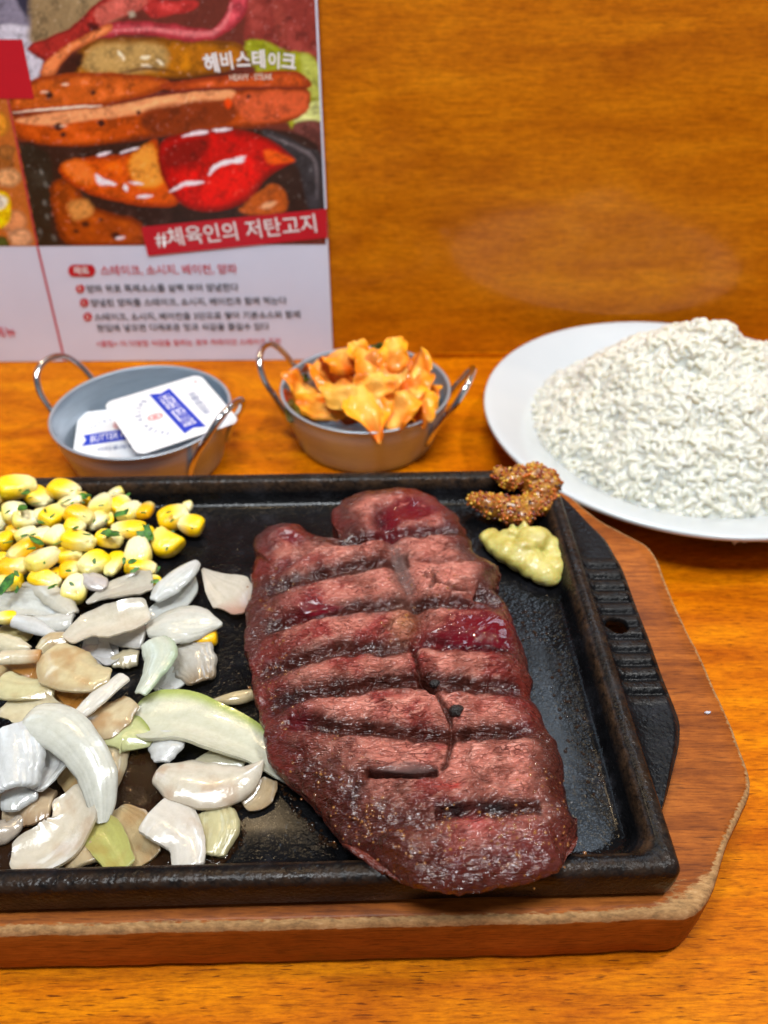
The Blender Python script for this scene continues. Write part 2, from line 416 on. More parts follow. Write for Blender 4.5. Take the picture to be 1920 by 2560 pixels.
m, nt, b = mat('soy_sauce', Roughness=0.04, Base_Color=(0.03, 0.012, 0.004, 1), Alpha=0.62, IOR=1.40); M['sauce'] = m
bump(nt, b, noise(nt, coords(nt), 190, 4, 0.6), 0.45, 0.0014)
m, nt, b = mat('amber_sauce', Roughness=0.06, Base_Color=(*lin(170, 110, 44), 1), Alpha=0.55, IOR=1.40, Coat_Weight=0.6); M['amber'] = m
bump(nt, b, noise(nt, coords(nt), 190, 4, 0.6), 0.4, 0.0012)
m, nt, b = mat('peppercorn', Roughness=0.35, Base_Color=(0.012, 0.009, 0.008, 1)); M['pepper'] = m
bump(nt, b, noise(nt, coords(nt), 1500, 3), 0.9, 0.001)

# print
m, nt, b = mat('card_white', Roughness=0.38, Coat_Weight=0.25, Coat_Roughness=0.2); M['card'] = m
nt.links.new(ramp(nt, noise(nt, coords(nt), 20, 3), [(0.3, lin(212, 218, 238)), (0.7, lin(218, 224, 244))]), b.inputs['Base Color'])
m, nt, b = mat('printed_photo', Roughness=0.38, Coat_Weight=0.25, Coat_Roughness=0.2); M['print'] = m
nt.links.new(attr(nt, 'Col'), b.inputs['Base Color'])
def ink(n, c, r=0.4):
    m, nt, b = mat(n, Roughness=r)
    nt.links.new(ramp(nt, noise(nt, coords(nt), 60, 2), [(0.3, lin(*[x * 0.96 for x in c])), (0.7, lin(*c))]), b.inputs['Base Color']); return m
M['red'] = ink('red_ink', (198, 22, 40)); M['redtext'] = ink('red_text_ink', (206, 60, 74)); M['black'] = ink('black_ink', (58, 54, 60))
M['white'] = ink('white_ink', (240, 236, 236)); M['cream'] = ink('cream_ink', (232, 210, 190)); M['redline'] = ink('thin_red_ink', (196, 50, 66))
M['lid'] = ink('foil_lid', (226, 226, 228), 0.3); M['blue'] = ink('blue_ink', (22, 58, 178), 0.3); M['greyblue'] = ink('grey_blue_ink', (110, 122, 160))
M['pink'] = ink('pink_ink', (222, 120, 120)); M['tub'] = ink('tub_plastic', (224, 226, 230), 0.3); M['silvertext'] = ink('pale_grey_ink', (206, 206, 214))

# ------------------------------------------------------------------ setting
WY0, WS = 0.5070, 0.0151                       # the wall runs along y = WY0 + WS x
WA = math.atan(WS)
def box(name, x0, x1, y0, y1, z0, z1, mt, **kw):
    V = [(x, y, z) for z in (z0, z1) for y in (y0, y1) for x in (x0, x1)]
    F = [(0, 2, 3, 1), (4, 5, 7, 6), (0, 1, 5, 4), (2, 6, 7, 3), (0, 4, 6, 2), (1, 3, 7, 5)]
    return mesh(name, V, F, mt, smooth=False)
t = obj('table_top', box('table_top', -0.9, 0.9, -0.4, 0.0, -0.03, 0.0, M['table']), None, (0, WY0 + 0.0, 0), (0, 0, WA)); tag(t, kind='structure')
t.data.vertices[0].co.y = t.data.vertices[1].co.y = t.data.vertices[4].co.y = t.data.vertices[5].co.y = -0.95
w = obj('wall_panel', box('wall_panel', -0.9, 0.9, 0.0, 0.03, -0.03, 0.262, M['wall']), None, (0, WY0 + 0.0005, 0), (0, 0, WA)); tag(w, kind='structure')
st = obj('wall_trim', box('wall_trim', -0.9, 0.9, -0.0022, -0.0002, 0.0003, 0.0035, M['table']), None, (0, WY0, 0), (0, 0, WA)); tag(st, kind='structure')

# ------------------------------------------------------------------ wooden board
BZ = 0.0275
bo_r = [(1414, 1221), (1465, 1268), (1508, 1301), (1573, 1334), (1624, 1359), (1649, 1395), (1664, 1435), (1696, 1518), (1736, 1594), (1772, 1666), (1801, 1739),
        (1834, 1804), (1859, 1876), (1881, 1930), (1886, 1974), (1863, 2020), (1840, 2070), (1816, 2124), (1800, 2180), (1786, 2238), (1764, 2274), (1720, 2292), (1680, 2292), (1602, 2290), (1409, 2300)]
right = [at(x, y, BZ)[:2] for x, y in bo_r]
fl = at(0, 2333, BZ)[:2]; dirv = right[-1] - fl; dirv /= np.linalg.norm(dirv)
perp = np.array([-dirv[1], dirv[0]])
backr = right[0] + np.array([-0.006, 0.006])
left_f = fl - dirv * 0.125
out = list(right) + [fl, left_f, left_f + perp * 0.05 - dirv * 0.018, left_f + perp * 0.15 - dirv * 0.018, left_f + perp * 0.212, backr]
dens = []
for i in range(len(out)):
    a, b_ = np.array(out[i]), np.array(out[(i + 1) % len(out)]); n = max(1, int(np.linalg.norm(b_ - a) / 0.003))
    for k in range(n): dens.append(a + (b_ - a) * k / n)
dens = np.array(dens)
for _ in range(2): dens = (np.roll(dens, 1, 0) + 2 * dens + np.roll(dens, -1, 0)) / 4
ctr = dens.mean(0)
def board_mesh():
    n = len(dens)
    nr = np.roll(dens, -1, 0) - np.roll(dens, 1, 0); nr = np.stack([nr[:, 1], -nr[:, 0]], 1); nr /= np.linalg.norm(nr, axis=1)[:, None]
    if np.mean(np.sum(nr * (dens - ctr), 1)) < 0: nr = -nr
    wob = (fbm(np.column_stack([dens * 90, np.zeros(n)]), 3) - 0.5) * 0.0009
    prof = [(0.0035, 0.0), (0.0015, 0.001), (0.0003, 0.003), (0, 0.010), (0, 0.018), (0, BZ - 0.004), (0.0004, BZ - 0.0022), (0.0014, BZ - 0.0006), (0.003, BZ)]
    prof += [(-t_, BZ) for t_ in (0.02, 0.045, 0.07, 0.10, 0.14, 0.20, 0.35, 0.6)]
    V = []; wear = []
    for d, z in prof:
        if d >= 0: p = dens - nr * (d + wob[:, None] * (1 if d < 0.002 else 0.3)); p3 = p
        else:
            p = p3 + (ctr - p3) * -d; d = np.linalg.norm(p - dens, axis=1)
        V.append(np.column_stack([p, np.full(n, z)]))
        frontness = sm(0.0, 0.06, 0.11 - dens[:, 1] + 0.03)
        e = np.exp(-((d - 0.0007) / 0.0026) ** 2) if z > BZ - 0.004 else 0.10
        e2 = e * (0.66 + 0.14 * frontness)
        corner = np.exp(-np.sum((dens - at(1735, 2255, BZ)[:2]) ** 2, 1) / 0.012 ** 2)
        e2 = e2 + corner * (0.5 if z > BZ - 0.004 else 0.05) * np.where(d < 0.017, 1, 0.4)
        if z < 0.002: e2 = e2 + 0.22
        wear.append(e2 * np.ones(n))
    V = np.concatenate(V); wear = np.concatenate(wear); K = len(prof)
    F = grid_faces(K, n, wrap_m=True).tolist()
    V = np.vstack([V, [[*ctr, BZ]]]); wear = np.append(wear, 0.0); ci = len(V) - 1
    for i in range(n): F.append([(K - 1) * n + i, (K - 1) * n + (i + 1) % n, ci])
    F.append(list(range(n))[::-1])
    return V, F, wear
V, F, wear = board_mesh()
bd = obj('wooden_board', mesh('wooden_board', V, F, M['board'], extra={'wear': wear}))
tag(bd, 'worn reddish brown wooden underboard with chipped pale edges beneath the black iron plate', 'serving board')
# crumb on the board
c0 = at(1768, 1783, BZ)
V, N, F = blobby([(0, 0, 0.0004, 0.0012, 0.0006, 0.0005), (0.0009, 0.0003, 0.0004, 0.0006, 0.0004, 0.0004)], 0.0002, 'crumb', None)
tag(obj('crumb', mesh('crumb', V, F, M['rice'], col=np.tile([0.8, 0.8, 0.78], (len(V), 1))), None, c0), 'tiny white crumb lying on the right side of the wooden board', 'crumb')

# ------------------------------------------------------------------ cast iron plate
RZ, FZ = 0.0430, 0.0315
A_ = at(0, 2221, RZ)[:2]; B_ = at(1699, 2182, RZ)[:2]; C_ = at(43, 1191, RZ)[:2]; D_ = at(1224, 1170, RZ)[:2]
pd = (B_ - A_) / np.linalg.norm(B_ - A_) + (D_ - C_) / np.linalg.norm(D_ - C_); pd /= np.linalg.norm(pd); pn = np.array([-pd[1], pd[0]])
depth = 0.5 * ((C_ - A_) @ pn + (D_ - B_) @ pn)
PW = 0.325
FR = B_ + pd * 0.0016
org = FR - pd * PW                                 # front-left corner
PANG = math.atan2(pd[1], pd[0])
def rrect(w, h, r, n=14):
    pts = []
    for cx, cy, a0 in ((w - r, r, -90), (w - r, h - r, 0), (r, h - r, 90), (r, r, 180)):
        for k in range(n + 1):
            a = R(a0 + 90 * k / n); pts.append((cx + r * math.cos(a), cy + r * math.sin(a)))
    return np.array(pts)
def dense_rrect(w, h, ins, r, n=14, m=60):
    q = rrect(w - 2 * ins, h - 2 * ins, r, n) + ins
    res = []; c = n + 1
    for k in range(4):
        blk = q[k * c:(k + 1) * c]; nxt = q[((k + 1) * c) % len(q)]
        res += list(blk)
        for i in range(1, m): res.append(blk[-1] + (nxt - blk[-1]) * i / m)
    return np.array(res)
prof = [(0.009, 0.0285), (0.004, 0.0285), (0.0012, 0.0292), (0.0004, 0.0305), (0.0, 0.036), (0.0, 0.0405), (0.0006, 0.0421), (0.0018, 0.0430), (0.0042, 0.0432), (0.0066, 0.0430), (0.0079, 0.0424), (0.0088, 0.0412),
        (0.0105, 0.0370), (0.0122, 0.0335), (0.0138, 0.0320), (0.0165, 0.0315), (0.024, 0.0315), (0.04, 0.0315)]
prof = [(d * (0.82 if d < 0.02 else 1.0), z) for d, z in prof]
V = []; edge = []; oil = []
for d, z in prof:
    q = dense_rrect(PW, depth, d, 0.0032 + 0.55 * d)
    nz = (fbm(np.column_stack([q * 120, np.full(len(q), z * 50)]), 3) - 0.5)
    zz = np.full(len(q), z) + nz * (0.0003 if d < 0.02 else 0.0)
    V.append(np.column_stack([q, zz])); n = len(q)
    edge.append(np.full(n, 0.5 if 0.0058 < d < 0.0076 else (0.25 if d < 0.005 and z > 0.042 else 0.0)))
    oil.append(np.full(n, 1.0 if z < 0.036 and d > 0.008 else 0.1))
V = np.concatenate(V); edge = np.concatenate(edge); oil = np.concatenate(oil); K = len(prof)
F = grid_faces(K, n, wrap_m=True).tolist() + [list(range((K - 1) * n, K * n)), list(range(n))[::-1]]
plate = thing('iron_plate', 'black rectangular cast iron sizzle plate on the wooden board, with ribbed side handle', 'sizzling plate', (*org, 0), (0, 0, PANG))
tray = obj('tray', mesh('tray', V, F, M['iron'], extra={'edge': edge, 'oil': oil}), plate)

# handles: ribbed flange reaching out from the short sides
ho = [(1392, 1228), (1439, 1268), (1479, 1308), (1515, 1344), (1537, 1381), (1559, 1420), (1591, 1507), (1627, 1598), (1656, 1681), (1685, 1753), (1700, 1796), (1702, 1829), (1698, 1865), (1685, 1920), (1674, 1965), (1663, 2005), (1655, 2030)]
HZ = 0.0375
def tolocal(p): q = np.asarray(p[:2]) - org; return np.array([q @ pd, q @ pn])
hl = np.array([tolocal(at(x, y, HZ)) for x, y in ho])
hl = hl[np.argsort(hl[:, 1])]
hc = catmull(hl, 60)
def handle_mesh(flip):
    ns, nt_ = 320, 56
    ys = np.linspace(hc[0, 1], hc[-1, 1], ns); xs = np.interp(ys, hc[:, 1], hc[:, 0])
    xs[0] = xs[-1] = PW + 0.0002
    base = PW - 0.0012
    hole_c = tolocal(at(1541, 1573, HZ - 0.002)); hole_c = np.array([hole_c[0], hole_c[1]]); hr = (0.0046, 0.0042)
    T = np.linspace(0, 1, nt_); Vx = base + np.outer(xs - base, T) ; Vy = np.tile(ys[:, None], (1, nt_))
    y0, y1 = tolocal(at(1655, 1770, HZ))[1], tolocal(at(1520, 1390, HZ))[1]
    nrib = 12; ph = (Vy - y0) / (y1 - y0)
    amp = sm(0.0, 0.05, ph) * sm(0.0, 0.05, 1 - ph) * sm(0.10, 0.22, np.tile(T, (ns, 1))) * sm(0.0, 0.10, 1 - np.tile(T, (ns, 1)))
    rib = np.abs(np.sin(ph * math.pi * nrib)) ** 0.7
    Tm = np.tile(T, (ns, 1))
    z = HZ + 0.0035 * np.exp(-Tm / 0.10) - 0.0016 * sm(0.86, 1.0, Tm) + (rib - 0.75) * 0.0017 * amp
    z -= 0.0022 * sm(0.0, 0.08, ph) * 0
    topz = z; botz = z - 0.0045
    X = Vx.copy(); Y = Vy.copy()
    V = np.concatenate([np.stack([X, Y, topz], -1).reshape(-1, 3), np.stack([X, Y, botz], -1).reshape(-1, 3)])
    # hole: drop the quads inside an ellipse and pull their rim onto it
    G = grid_faces(ns, nt_)
    cx = X.reshape(-1)[G].mean(1); cy = Y.reshape(-1)[G].mean(1)
    ins = ((cx - hole_c[0]) / hr[0]) ** 2 + ((cy - hole_c[1]) / hr[1]) ** 2 < 1
    keep = G[~ins]; gone = G[ins]
    bv = np.intersect1d(np.unique(keep), np.unique(gone))
    for v in bv:
        dx, dy = V[v, 0] - hole_c[0], V[v, 1] - hole_c[1]; k = 1 / math.hypot(dx / hr[0], dy / hr[1])
        V[v, 0] = V[v + ns * nt_, 0] = hole_c[0] + dx * k; V[v, 1] = V[v + ns * nt_, 1] = hole_c[1] + dy * k
    off = ns * nt_
    F = keep.tolist() + (keep[:, ::-1] + off).tolist()
    cnt = {}
    for f in keep.tolist():
        for a, b2 in zip(f, f[1:] + f[:1]): cnt[(a, b2)] = 1
    for (a, b2) in list(cnt):
        if (b2, a) not in cnt: F.append([b2, a, a + off, b2 + off])
    e = np.zeros(len(V)); e[:off] = (0.35 * sm(0.9, 1.0, Tm) + 0.12 * amp * (rib > 0.9)).reshape(-1)
    if flip:
        V[:, 0] = PW - V[:, 0]; V[:, 1] = depth - V[:, 1]
    return mesh('handle', V, F, M['iron'], extra={'edge': e, 'oil': np.zeros(len(V))})
obj('handle', handle_mesh(False), plate); obj('handle', handle_mesh(True), plate)

# sauce puddles and oil film on the plate
def puddle(name, pts_px, z, h, mt, label, parent=None):
    pts = np.array([at(x, y, z)[:2] for x, y in pts_px]); sp = catmull([p for p in pts], 160, True)
    c = sp.mean(0); n = len(sp)
    sp = c + (sp - c) * (1 + (fbm(np.column_stack([sp * 120, np.zeros(n)]), 3)[:, None] - 0.5) * 0.16)
    V = []
    for s, hh in ((1.0, 0.0), (0.996, h * 0.55), (0.985, h * 0.85), (0.96, h), (0.7, h), (0.35, h)):
        V.append(np.column_stack([c + (sp - c) * s, np.full(n, z + hh)]))
    V = np.vstack(V + [np.array([[*c, z + h]])]); F = grid_faces(6, n, wrap_m=True).tolist()
    for i in range(n): F.append([5 * n + i, 5 * n + (i + 1) % n, 6 * n])
    o = obj(name, mesh(name, V - [*c, z], F, mt), parent, (*c, z))
    return o
p1 = puddle('sauce_puddle', [zD(*q) for q in [(-60, 760), (60, 640), (350, 640), (640, 560), (860, 640), (920, 760), (960, 860), (1380, 960), (1400, 900), (1520, 860), (1500, 950), (1360, 990), (1370, 1200), (1280, 1290), (1160, 1320), (800, 1322), (400, 1322), (-60, 1322)]], FZ + 0.0002, 0.0012, M['sauce'], '')
tag(p1, 'glossy dark brown sauce pooled around the onions at the front of the black plate', 'sauce')

# ------------------------------------------------------------------ steak
op = []
def ad(f, L, z):
    for u, v in L: op.append((*f(u, v), z))
ad(zA, [(140, 400), (135, 345), (175, 300), (230, 280), (290, 272), (345, 282), (385, 318), (430, 335), (490, 347), (530, 342)], 0.046)
ad(zA, [(528, 325), (505, 290), (484, 235), (520, 180), (580, 145), (690, 125), (800, 117), (880, 128), (945, 155), (985, 195), (1030, 215), (1060, 250), (1068, 285), (1090, 300), (1088, 325), (1110, 350), (1115, 390), (1160, 425), (1210, 450)], 0.046)
ad(zA, [(1241, 490), (1238, 545), (1222, 588), (1232, 612), (1250, 625), (1275, 660), (1300, 740), (1340, 830), (1365, 900), (1372, 950), (1385, 1000)], 0.042)
ad(zB, [(1380, 40), (1388, 100), (1420, 150), (1460, 240), (1500, 310), (1523, 380), (1524, 470), (1550, 530), (1560, 610), (1594, 655), (1597, 705), (1570, 780)], 0.042)
ad(zB, [(1510, 850), (1400, 897), (1250, 935), (1050, 962), (950, 950), (850, 925)], 0.049)
ad(zB, [(700, 890), (620, 830), (550, 770), (480, 660), (400, 570), (310, 480), (222, 390)], 0.040)
ad(zB, [(190, 320), (172, 200), (135, 80)], 0.041)
ad(zA, [(125, 980), (105, 870), (90, 800), (103, 740), (98, 690), (92, 655), (110, 615), (128, 560), (125, 490), (148, 440)], 0.042)
OW = np.array([[*at(x, y, z)[:2], z] for x, y, z in op])
NO = 700
# even arc length
dd = np.r_[0, np.cumsum(np.linalg.norm(np.diff(np.vstack([OW, OW[:1]])[:, :2], axis=0), axis=1))]
OWc = catmull([p for p in OW], 3000, True)
dd = np.r_[0, np.cumsum(np.linalg.norm(np.diff(OWc[:, :2], axis=0), axis=1))]
uu = np.linspace(0, dd[-1], NO, endpoint=False)
O3 = np.column_stack([np.interp(uu, dd, OWc[:, k]) for k in range(3)])
O3[:, :2] += ((np.column_stack([fbm(O3 * 260, 3, 3), fbm(O3 * 260 + 50, 3, 5)])) - 0.5) * 0.0026
sc = at(985, 1700, 0.048)[:2]
def floor_z(y, x):
    yl = (np.stack([x, y], -1) - org) @ pn
    return FZ + 0.0006 + (RZ + 0.0012 - FZ) * sm(0.0175, 0.0085, yl)
rel = O3[:, :2] - sc; RL = np.linalg.norm(rel, axis=1)
rings = []
under = [(0.0075, 0.0), (0.0045, 0.0), (0.0022, 0.12), (0.0008, 0.45), (0.0, 0.8)]
for ins_, zf in under:
    p = sc + rel * (1 - ins_ / RL)[:, None]; fz = floor_z(p[:, 1], p[:, 0]); zz = fz + (np.maximum(O3[:, 2], fz + 0.002) - fz) * zf
    rings.append(np.column_stack([p, zz]))
NU = len(rings)
svals = 1 - np.linspace(0, 1, 250)[0:-1] ** 1.0
for s in svals: rings.append(np.column_stack([sc + rel * s, O3[:, 2]]))
RV = np.array(rings)                                  # K x NO x 3
Xs, Ys = RV[NU:, :, 0], RV[NU:, :, 1]
dist, _ = seg_dist(Xs, Ys, O3[::4, :2], True)
dist = np.where(np.arange(len(svals))[:, None] == 0, 0, dist)
P3 = np.stack([Xs, Ys, Xs * 0], -1)
rad = 0.013 + 0.004 * fbm(P3 * 60, 2, 9)
def lp(f, L, z=0.052): return np.array([at(*f(u, v), z)[:2] for u, v in L])
frontw = np.exp(-(((Xs - at(1230, 2080, .05)[0]) / 0.045) ** 2 + ((Ys - at(1100, 2120, .05)[1]) / 0.028) ** 2))
leftslope, _ = seg_dist(Xs, Ys, lp(zA, [(150, 500), (120, 800), (150, 1060)]).tolist() + lp(zB, [(200, 250), (420, 560), (650, 800)]).tolist())
top = FZ + 0.0205 + 0.0035 * (fbm(P3 * 45, 3, 2) - 0.5) + 0.002 * frontw - 0.006 * np.exp(-(leftslope / 0.013) ** 2)
q = np.clip(dist / rad, 0, 1); prf = np.sqrt(np.clip(1 - (1 - q) ** 2, 0, 1)) ** 1.15
zb = np.tile(O3[:, 2], (len(svals), 1))
fzt = floor_z(Ys, Xs)
top = np.maximum(top, fzt + 0.009)
Z = zb + (top - zb) * prf
grooves = [  # feature lines seen on the meat: points, width, depth, darkness
    (zA, [(530, 342), (720, 320), (900, 302), (1095, 280)], 0.0024, 0.0024, 1.0),
    (zA, [(185, 535), (250, 520), (380, 490), (560, 462), (740, 436), (840, 428)], 0.0028, 0.0022, 0.9),
    (zA, [(860, 430), (960, 436), (1060, 425), (1130, 420)], 0.0016, 0.0010, 0.45),
    (zA, [(150, 700), (330, 672), (470, 655), (600, 635), (720, 622), (860, 612), (1000, 615), (1240, 632)], 0.0026, 0.0026, 0.95),
    (zA, [(120, 885), (330, 868), (500, 832), (640, 815), (780, 822), (860, 808), (1000, 800), (1150, 800), (1310, 815)], 0.0028, 0.0028, 0.9),
    (zA, [(170, 1050), (380, 1015), (520, 1005), (700, 975), (860, 970), (1000, 985), (1180, 990), (1370, 990)], 0.0026, 0.0026, 1.0),
    (zB, [(250, 130), (400, 175), (560, 205), (720, 212), (900, 232), (1050, 236), (1200, 225), (1430, 225)], 0.0022, 0.0024, 0.95),
    (zB, [(640, 400), (740, 412), (850, 412), (970, 398)], 0.0017, 0.0034, 1.0),
    (zB, [(940, 600), (1120, 590), (1230, 590), (1440, 575)], 0.0022, 0.0022, 1.0),
    (zB, [(560, 590), (700, 600), (850, 625), (960, 640)], 0.0022, 0.0008, 0.5),
    (zA, [(735, 200), (705, 260), (745, 320), (770, 400), (800, 500), (845, 580), (875, 660), (890, 730), (850, 800)], 0.0026, 0.0020, 0.35),
    (zA, [(850, 810), (870, 900), (900, 970), (950, 1020)], 0.0012, 0.0018, 0.8),
    (zB, [(950, 50), (990, 110), (1020, 170), (1028, 260), (1005, 360), (985, 395)], 0.0009, 0.0014, 0.7),
    (zB, [(1110, 300), (1100, 360), (1150, 440), (1240, 490), (1330, 530)], 0.0010, 0.0008, 0.35),
    (zB, [(560, 400), (585, 480), (590, 560), (600, 700)], 0.0030, 0.0010, 0.3),
    (zB, [(940, 650), (945, 760), (960, 900)], 0.0030, 0.0008, 0.2),
    (zA, [(250, 310), (300, 330), (360, 380)], 0.0018, 0.0018, 0.3),
    (zA, [(1130, 560), (1190, 575), (1250, 600)], 0.0030, 0.0060, 1.0),
    (zA, [(520, 345), (570, 335), (640, 330)], 0.0026, 0.0040, 0.9),
    (zA, [(160, 470), (230, 460), (330, 420), (400, 380)], 0.0016, 0.0012, 0.4),
    (zA, [(900, 500), (960, 520), (1040, 560), (1110, 555)], 0.0010, 0.0012, 0.5),
    (zA, [(940, 480), (950, 520), (930, 560)], 0.0008, 0.0012, 0.6),
    (zA, [(690, 760), (740, 720), (760, 700), (740, 750)], 0.0010, 0.0012, 0.5),
    (zB, [(150, 180), (260, 240), (400, 330), (520, 420)], 0.0014, 0.0008, 0.3),
    (zB, [(1380, 520), (1400, 470), (1440, 410), (1500, 400)], 0.0014, 0.0012, 0.4),
]
wgl = (fbm(P3 * 190, 3, 21) - 0.5) * 0.0022
dark = np.zeros(Xs.shape)
for f, L, wd, dp, dk in grooves:
    wd = wd * (1.35 if wd > 0.0019 else 1.0)
    d, tt = seg_dist(Xs, Ys, catmull([p for p in lp(f, L)], 16))
    d = np.abs(d + wgl * 0.7)
    endf = sm(0, 0.05, tt) * sm(0, 0.05, 1 - tt)
    g = np.exp(-(d / (wd * 0.9)) ** 1.7) * (0.35 + 0.65 * endf)
    Z -= g * dp * 1.55 * np.clip(q, 0.2, 1)
    Z += 0.0006 * np.exp(-((d - wd * 2.0) / wd) ** 2) * (dp > 0.0015)
    dark = np.maximum(dark, np.exp(-(d / (wd * 1.3)) ** 3) * dk * (0.3 + 0.7 * endf))
# fibrous relief
ang = R(28); fx = Xs * math.cos(ang) + Ys * math.sin(ang); fy = -Xs * math.sin(ang) + Ys * math.cos(ang)
fine1 = fbm(np.stack([fx * 260, fy * 620, Xs * 0], -1), 4, 31)
rid = 1 - np.abs(2 * fbm(np.stack([fx * 200 + fine1, fy * 430, Xs * 0 + 3], -1), 3, 41) - 1)
Z += (fine1 - 0.5) * 0.0012 * q + (rid - 0.8) * 0.0022 * q
Z += (fbm(P3 * 130, 3, 77) - 0.5) * 0.0022 * q
# colours
def blob(f, u, v, ru, rv, rot=0, pw=2):
    c = at(*f(u, v), 0.051)[:2]; e = at(*f(u + ru, v), 0.051)[:2]; e2 = at(*f(u, v + rv), 0.051)[:2]
    a = abs(e[0] - c[0]); b_ = abs(e2[1] - c[1]); dx, dy = Xs - c[0], Ys - c[1]; co, si = math.cos(R(rot)), math.sin(R(rot))
    X2, Y2 = dx * co + dy * si, -dx * si + dy * co
    w_ = 1 + (fbm(P3 * 150, 3, 55) - 0.5) * 0.9
    return np.exp(-(((X2 / a) ** 2 + (Y2 / b_) ** 2) * w_) ** (pw / 2))
base = lin(178, 108, 94)[None, None] * np.ones(Xs.shape + (1,))
n_pink = fbm(P3 * 75, 3, 61); n_br = fbm(P3 * 190, 4, 63); n_big = fbm(P3 * 38, 2, 64)
def lay(c, col, a):
    a = np.clip(a, 0, 1)[..., None]; return c * (1 - a) + lin(*col) * a
C3 = lay(base, (126, 30, 32), sm(0.50, 0.70, n_pink) * 0.8)
C3 = lay(C3, (92, 40, 28), sm(0.47, 0.7, n_br) * 0.6)
C3 = lay(C3, (206, 140, 124), sm(0.54, 0.74, fine1) * 0.7)  # pale highlights on the fibre relief, put into the meat colour
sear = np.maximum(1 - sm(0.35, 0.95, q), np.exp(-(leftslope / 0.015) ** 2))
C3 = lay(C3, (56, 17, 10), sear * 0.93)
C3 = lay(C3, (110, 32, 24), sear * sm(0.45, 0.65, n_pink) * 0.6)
frontbrown = np.maximum(blob(zB, 800, 660, 300, 190), blob(zB, 450, 470, 170, 170)); frontbrown = np.maximum(frontbrown, blob(zB, 1000, 860, 420, 90))
C3 = lay(C3, (66, 25, 14), frontbrown * 0.88)
C3 = lay(C3, (44, 14, 10), frontbrown * sm(0.5, 0.7, n_br) * 0.6)
C3 = lay(C3, (112, 46, 46), blob(zB, 1320, 720, 210, 140) * 0.5)
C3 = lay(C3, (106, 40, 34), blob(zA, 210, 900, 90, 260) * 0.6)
C3 = lay(C3, (54, 18, 11), np.clip(dark * 1.25, 0, 1) * 0.95)
C3 = lay(C3, (46, 18, 12), np.clip(dark - 0.55, 0, 1) * 1.7 * sm(0.45, 0.6, n_br))
raw = (1 - np.clip(dark * 1.2, 0, 1)) * (1 - frontbrown * 0.8) * q
blood = blob(zA, 860, 215, 130, 70) * 0.95
blood = np.maximum(blood, blob(zA, 735, 265, 70, 75) * 1.0); blood = np.maximum(blood, blob(zA, 880, 760, 60, 60) * 0.8); blood = np.maximum(blood, blob(zB, 330, 150, 50, 60) * 0.5)
blood = np.maximum(blood, blob(zA, 1170, 730, 130, 85) * 1.0)
blood = np.maximum(blood, blob(zA, 385, 615, 90, 55) * 0.9)
blood = np.maximum(blood, blob(zA, 300, 325, 75, 38) * 0.85)
blood = np.maximum(blood, blob(zA, 395, 430, 80, 22) * 0.6)
blood = np.maximum(blood, blob(zB, 1350, 130, 60, 90) * 0.35)
blood = np.maximum(blood, blob(zB, 1040, 760, 60, 110) * 0.35)
blood = np.maximum(blood, blob(zA, 1060, 800, 160, 45) * 0.7)
C3 = lay(C3, (112, 10, 22), blood * 0.92)
C3 = lay(C3, (50, 6, 14), blob(zA, 715, 250, 45, 60) * 0.8); C3 = lay(C3, (58, 8, 18), blob(zA, 1120, 800, 130, 28) * 0.8)
C3 = lay(C3, (70, 12, 20), blood * dark)
C3 = lay(C3, (150, 30, 24), blob(zB, 1030, 490, 45, 16) * 0.9)
C3 = lay(C3, (176, 70, 70), blob(zB, 1130, 660, 60, 50) * 0.5)
char = np.maximum(blob(zB, 1050, 585, 50, 22), blob(zB, 1230, 580, 90, 20)); char = np.maximum(char, blob(zA, 300, 1020, 60, 40) * 0.55)
char = np.maximum(char, blob(zB, 590, 480, 30, 60) * 0.6)
C3 = lay(C3, (24, 16, 16), char * 0.92)
C3 = lay(C3, (112, 86, 78), blob(zA, 800, 490, 40, 110) * 0.55)      # greyish sinew along the seam
C3 = lay(C3, (138, 98, 48), blob(zA, 810, 720, 60, 60) * 0.5)
wet = np.clip(0.30 + sear * 0.5 + frontbrown * 0.5 + blood * 0.6 + dark * 0.25 + blob(zB, 1330, 720, 220, 150) * 0.6, 0, 1)
pool = np.clip(blob(zA, 1150, 740, 130, 60, 0, 4) + blob(zA, 840, 225, 90, 45, 0, 4) * 0.8 + blob(zA, 395, 640, 70, 25, 0, 4) * 0.7 + blob(zB, 800, 395, 140, 16, 0, 4), 0, 1)
drop = np.clip(frontbrown * 1.0 + blob(zB, 1330, 700, 230, 170) + sear * 0.45 + blob(zA, 210, 850, 90, 200) + blob(zB, 480, 400, 150, 150), 0.06, 1)
# liquid settles level in the deep pool
Z = np.where(pool > 0.5, Z * 0.5 + (at(*zA(1150, 740), 0.0)[2] + FZ + 0.0185) * 0.5, Z)
RV[NU:, :, 2] = Z
RV[NU, :, 2] = O3[:, 2]
Rflat = RV.reshape(-1, 3)
Kr = len(rings)
def full(a, fill): return np.concatenate([np.full((NU, NO), fill), a]).reshape(-1)
colU = np.tile(lin(96, 42, 32), (NU, NO, 1)) * (0.7 + 0.6 * fbm(RV[:NU] * 150, 3)[..., None])
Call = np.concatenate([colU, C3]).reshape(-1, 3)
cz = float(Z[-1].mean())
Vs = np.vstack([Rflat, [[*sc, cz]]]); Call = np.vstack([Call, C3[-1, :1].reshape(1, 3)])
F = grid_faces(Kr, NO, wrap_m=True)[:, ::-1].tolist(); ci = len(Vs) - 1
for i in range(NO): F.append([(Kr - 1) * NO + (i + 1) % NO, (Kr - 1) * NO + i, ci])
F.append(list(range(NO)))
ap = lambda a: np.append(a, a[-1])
stk = thing('grilled_steak', 'thick grilled beef steak with dark grill furrows and red juice on the black plate', 'steak', (*sc, FZ))
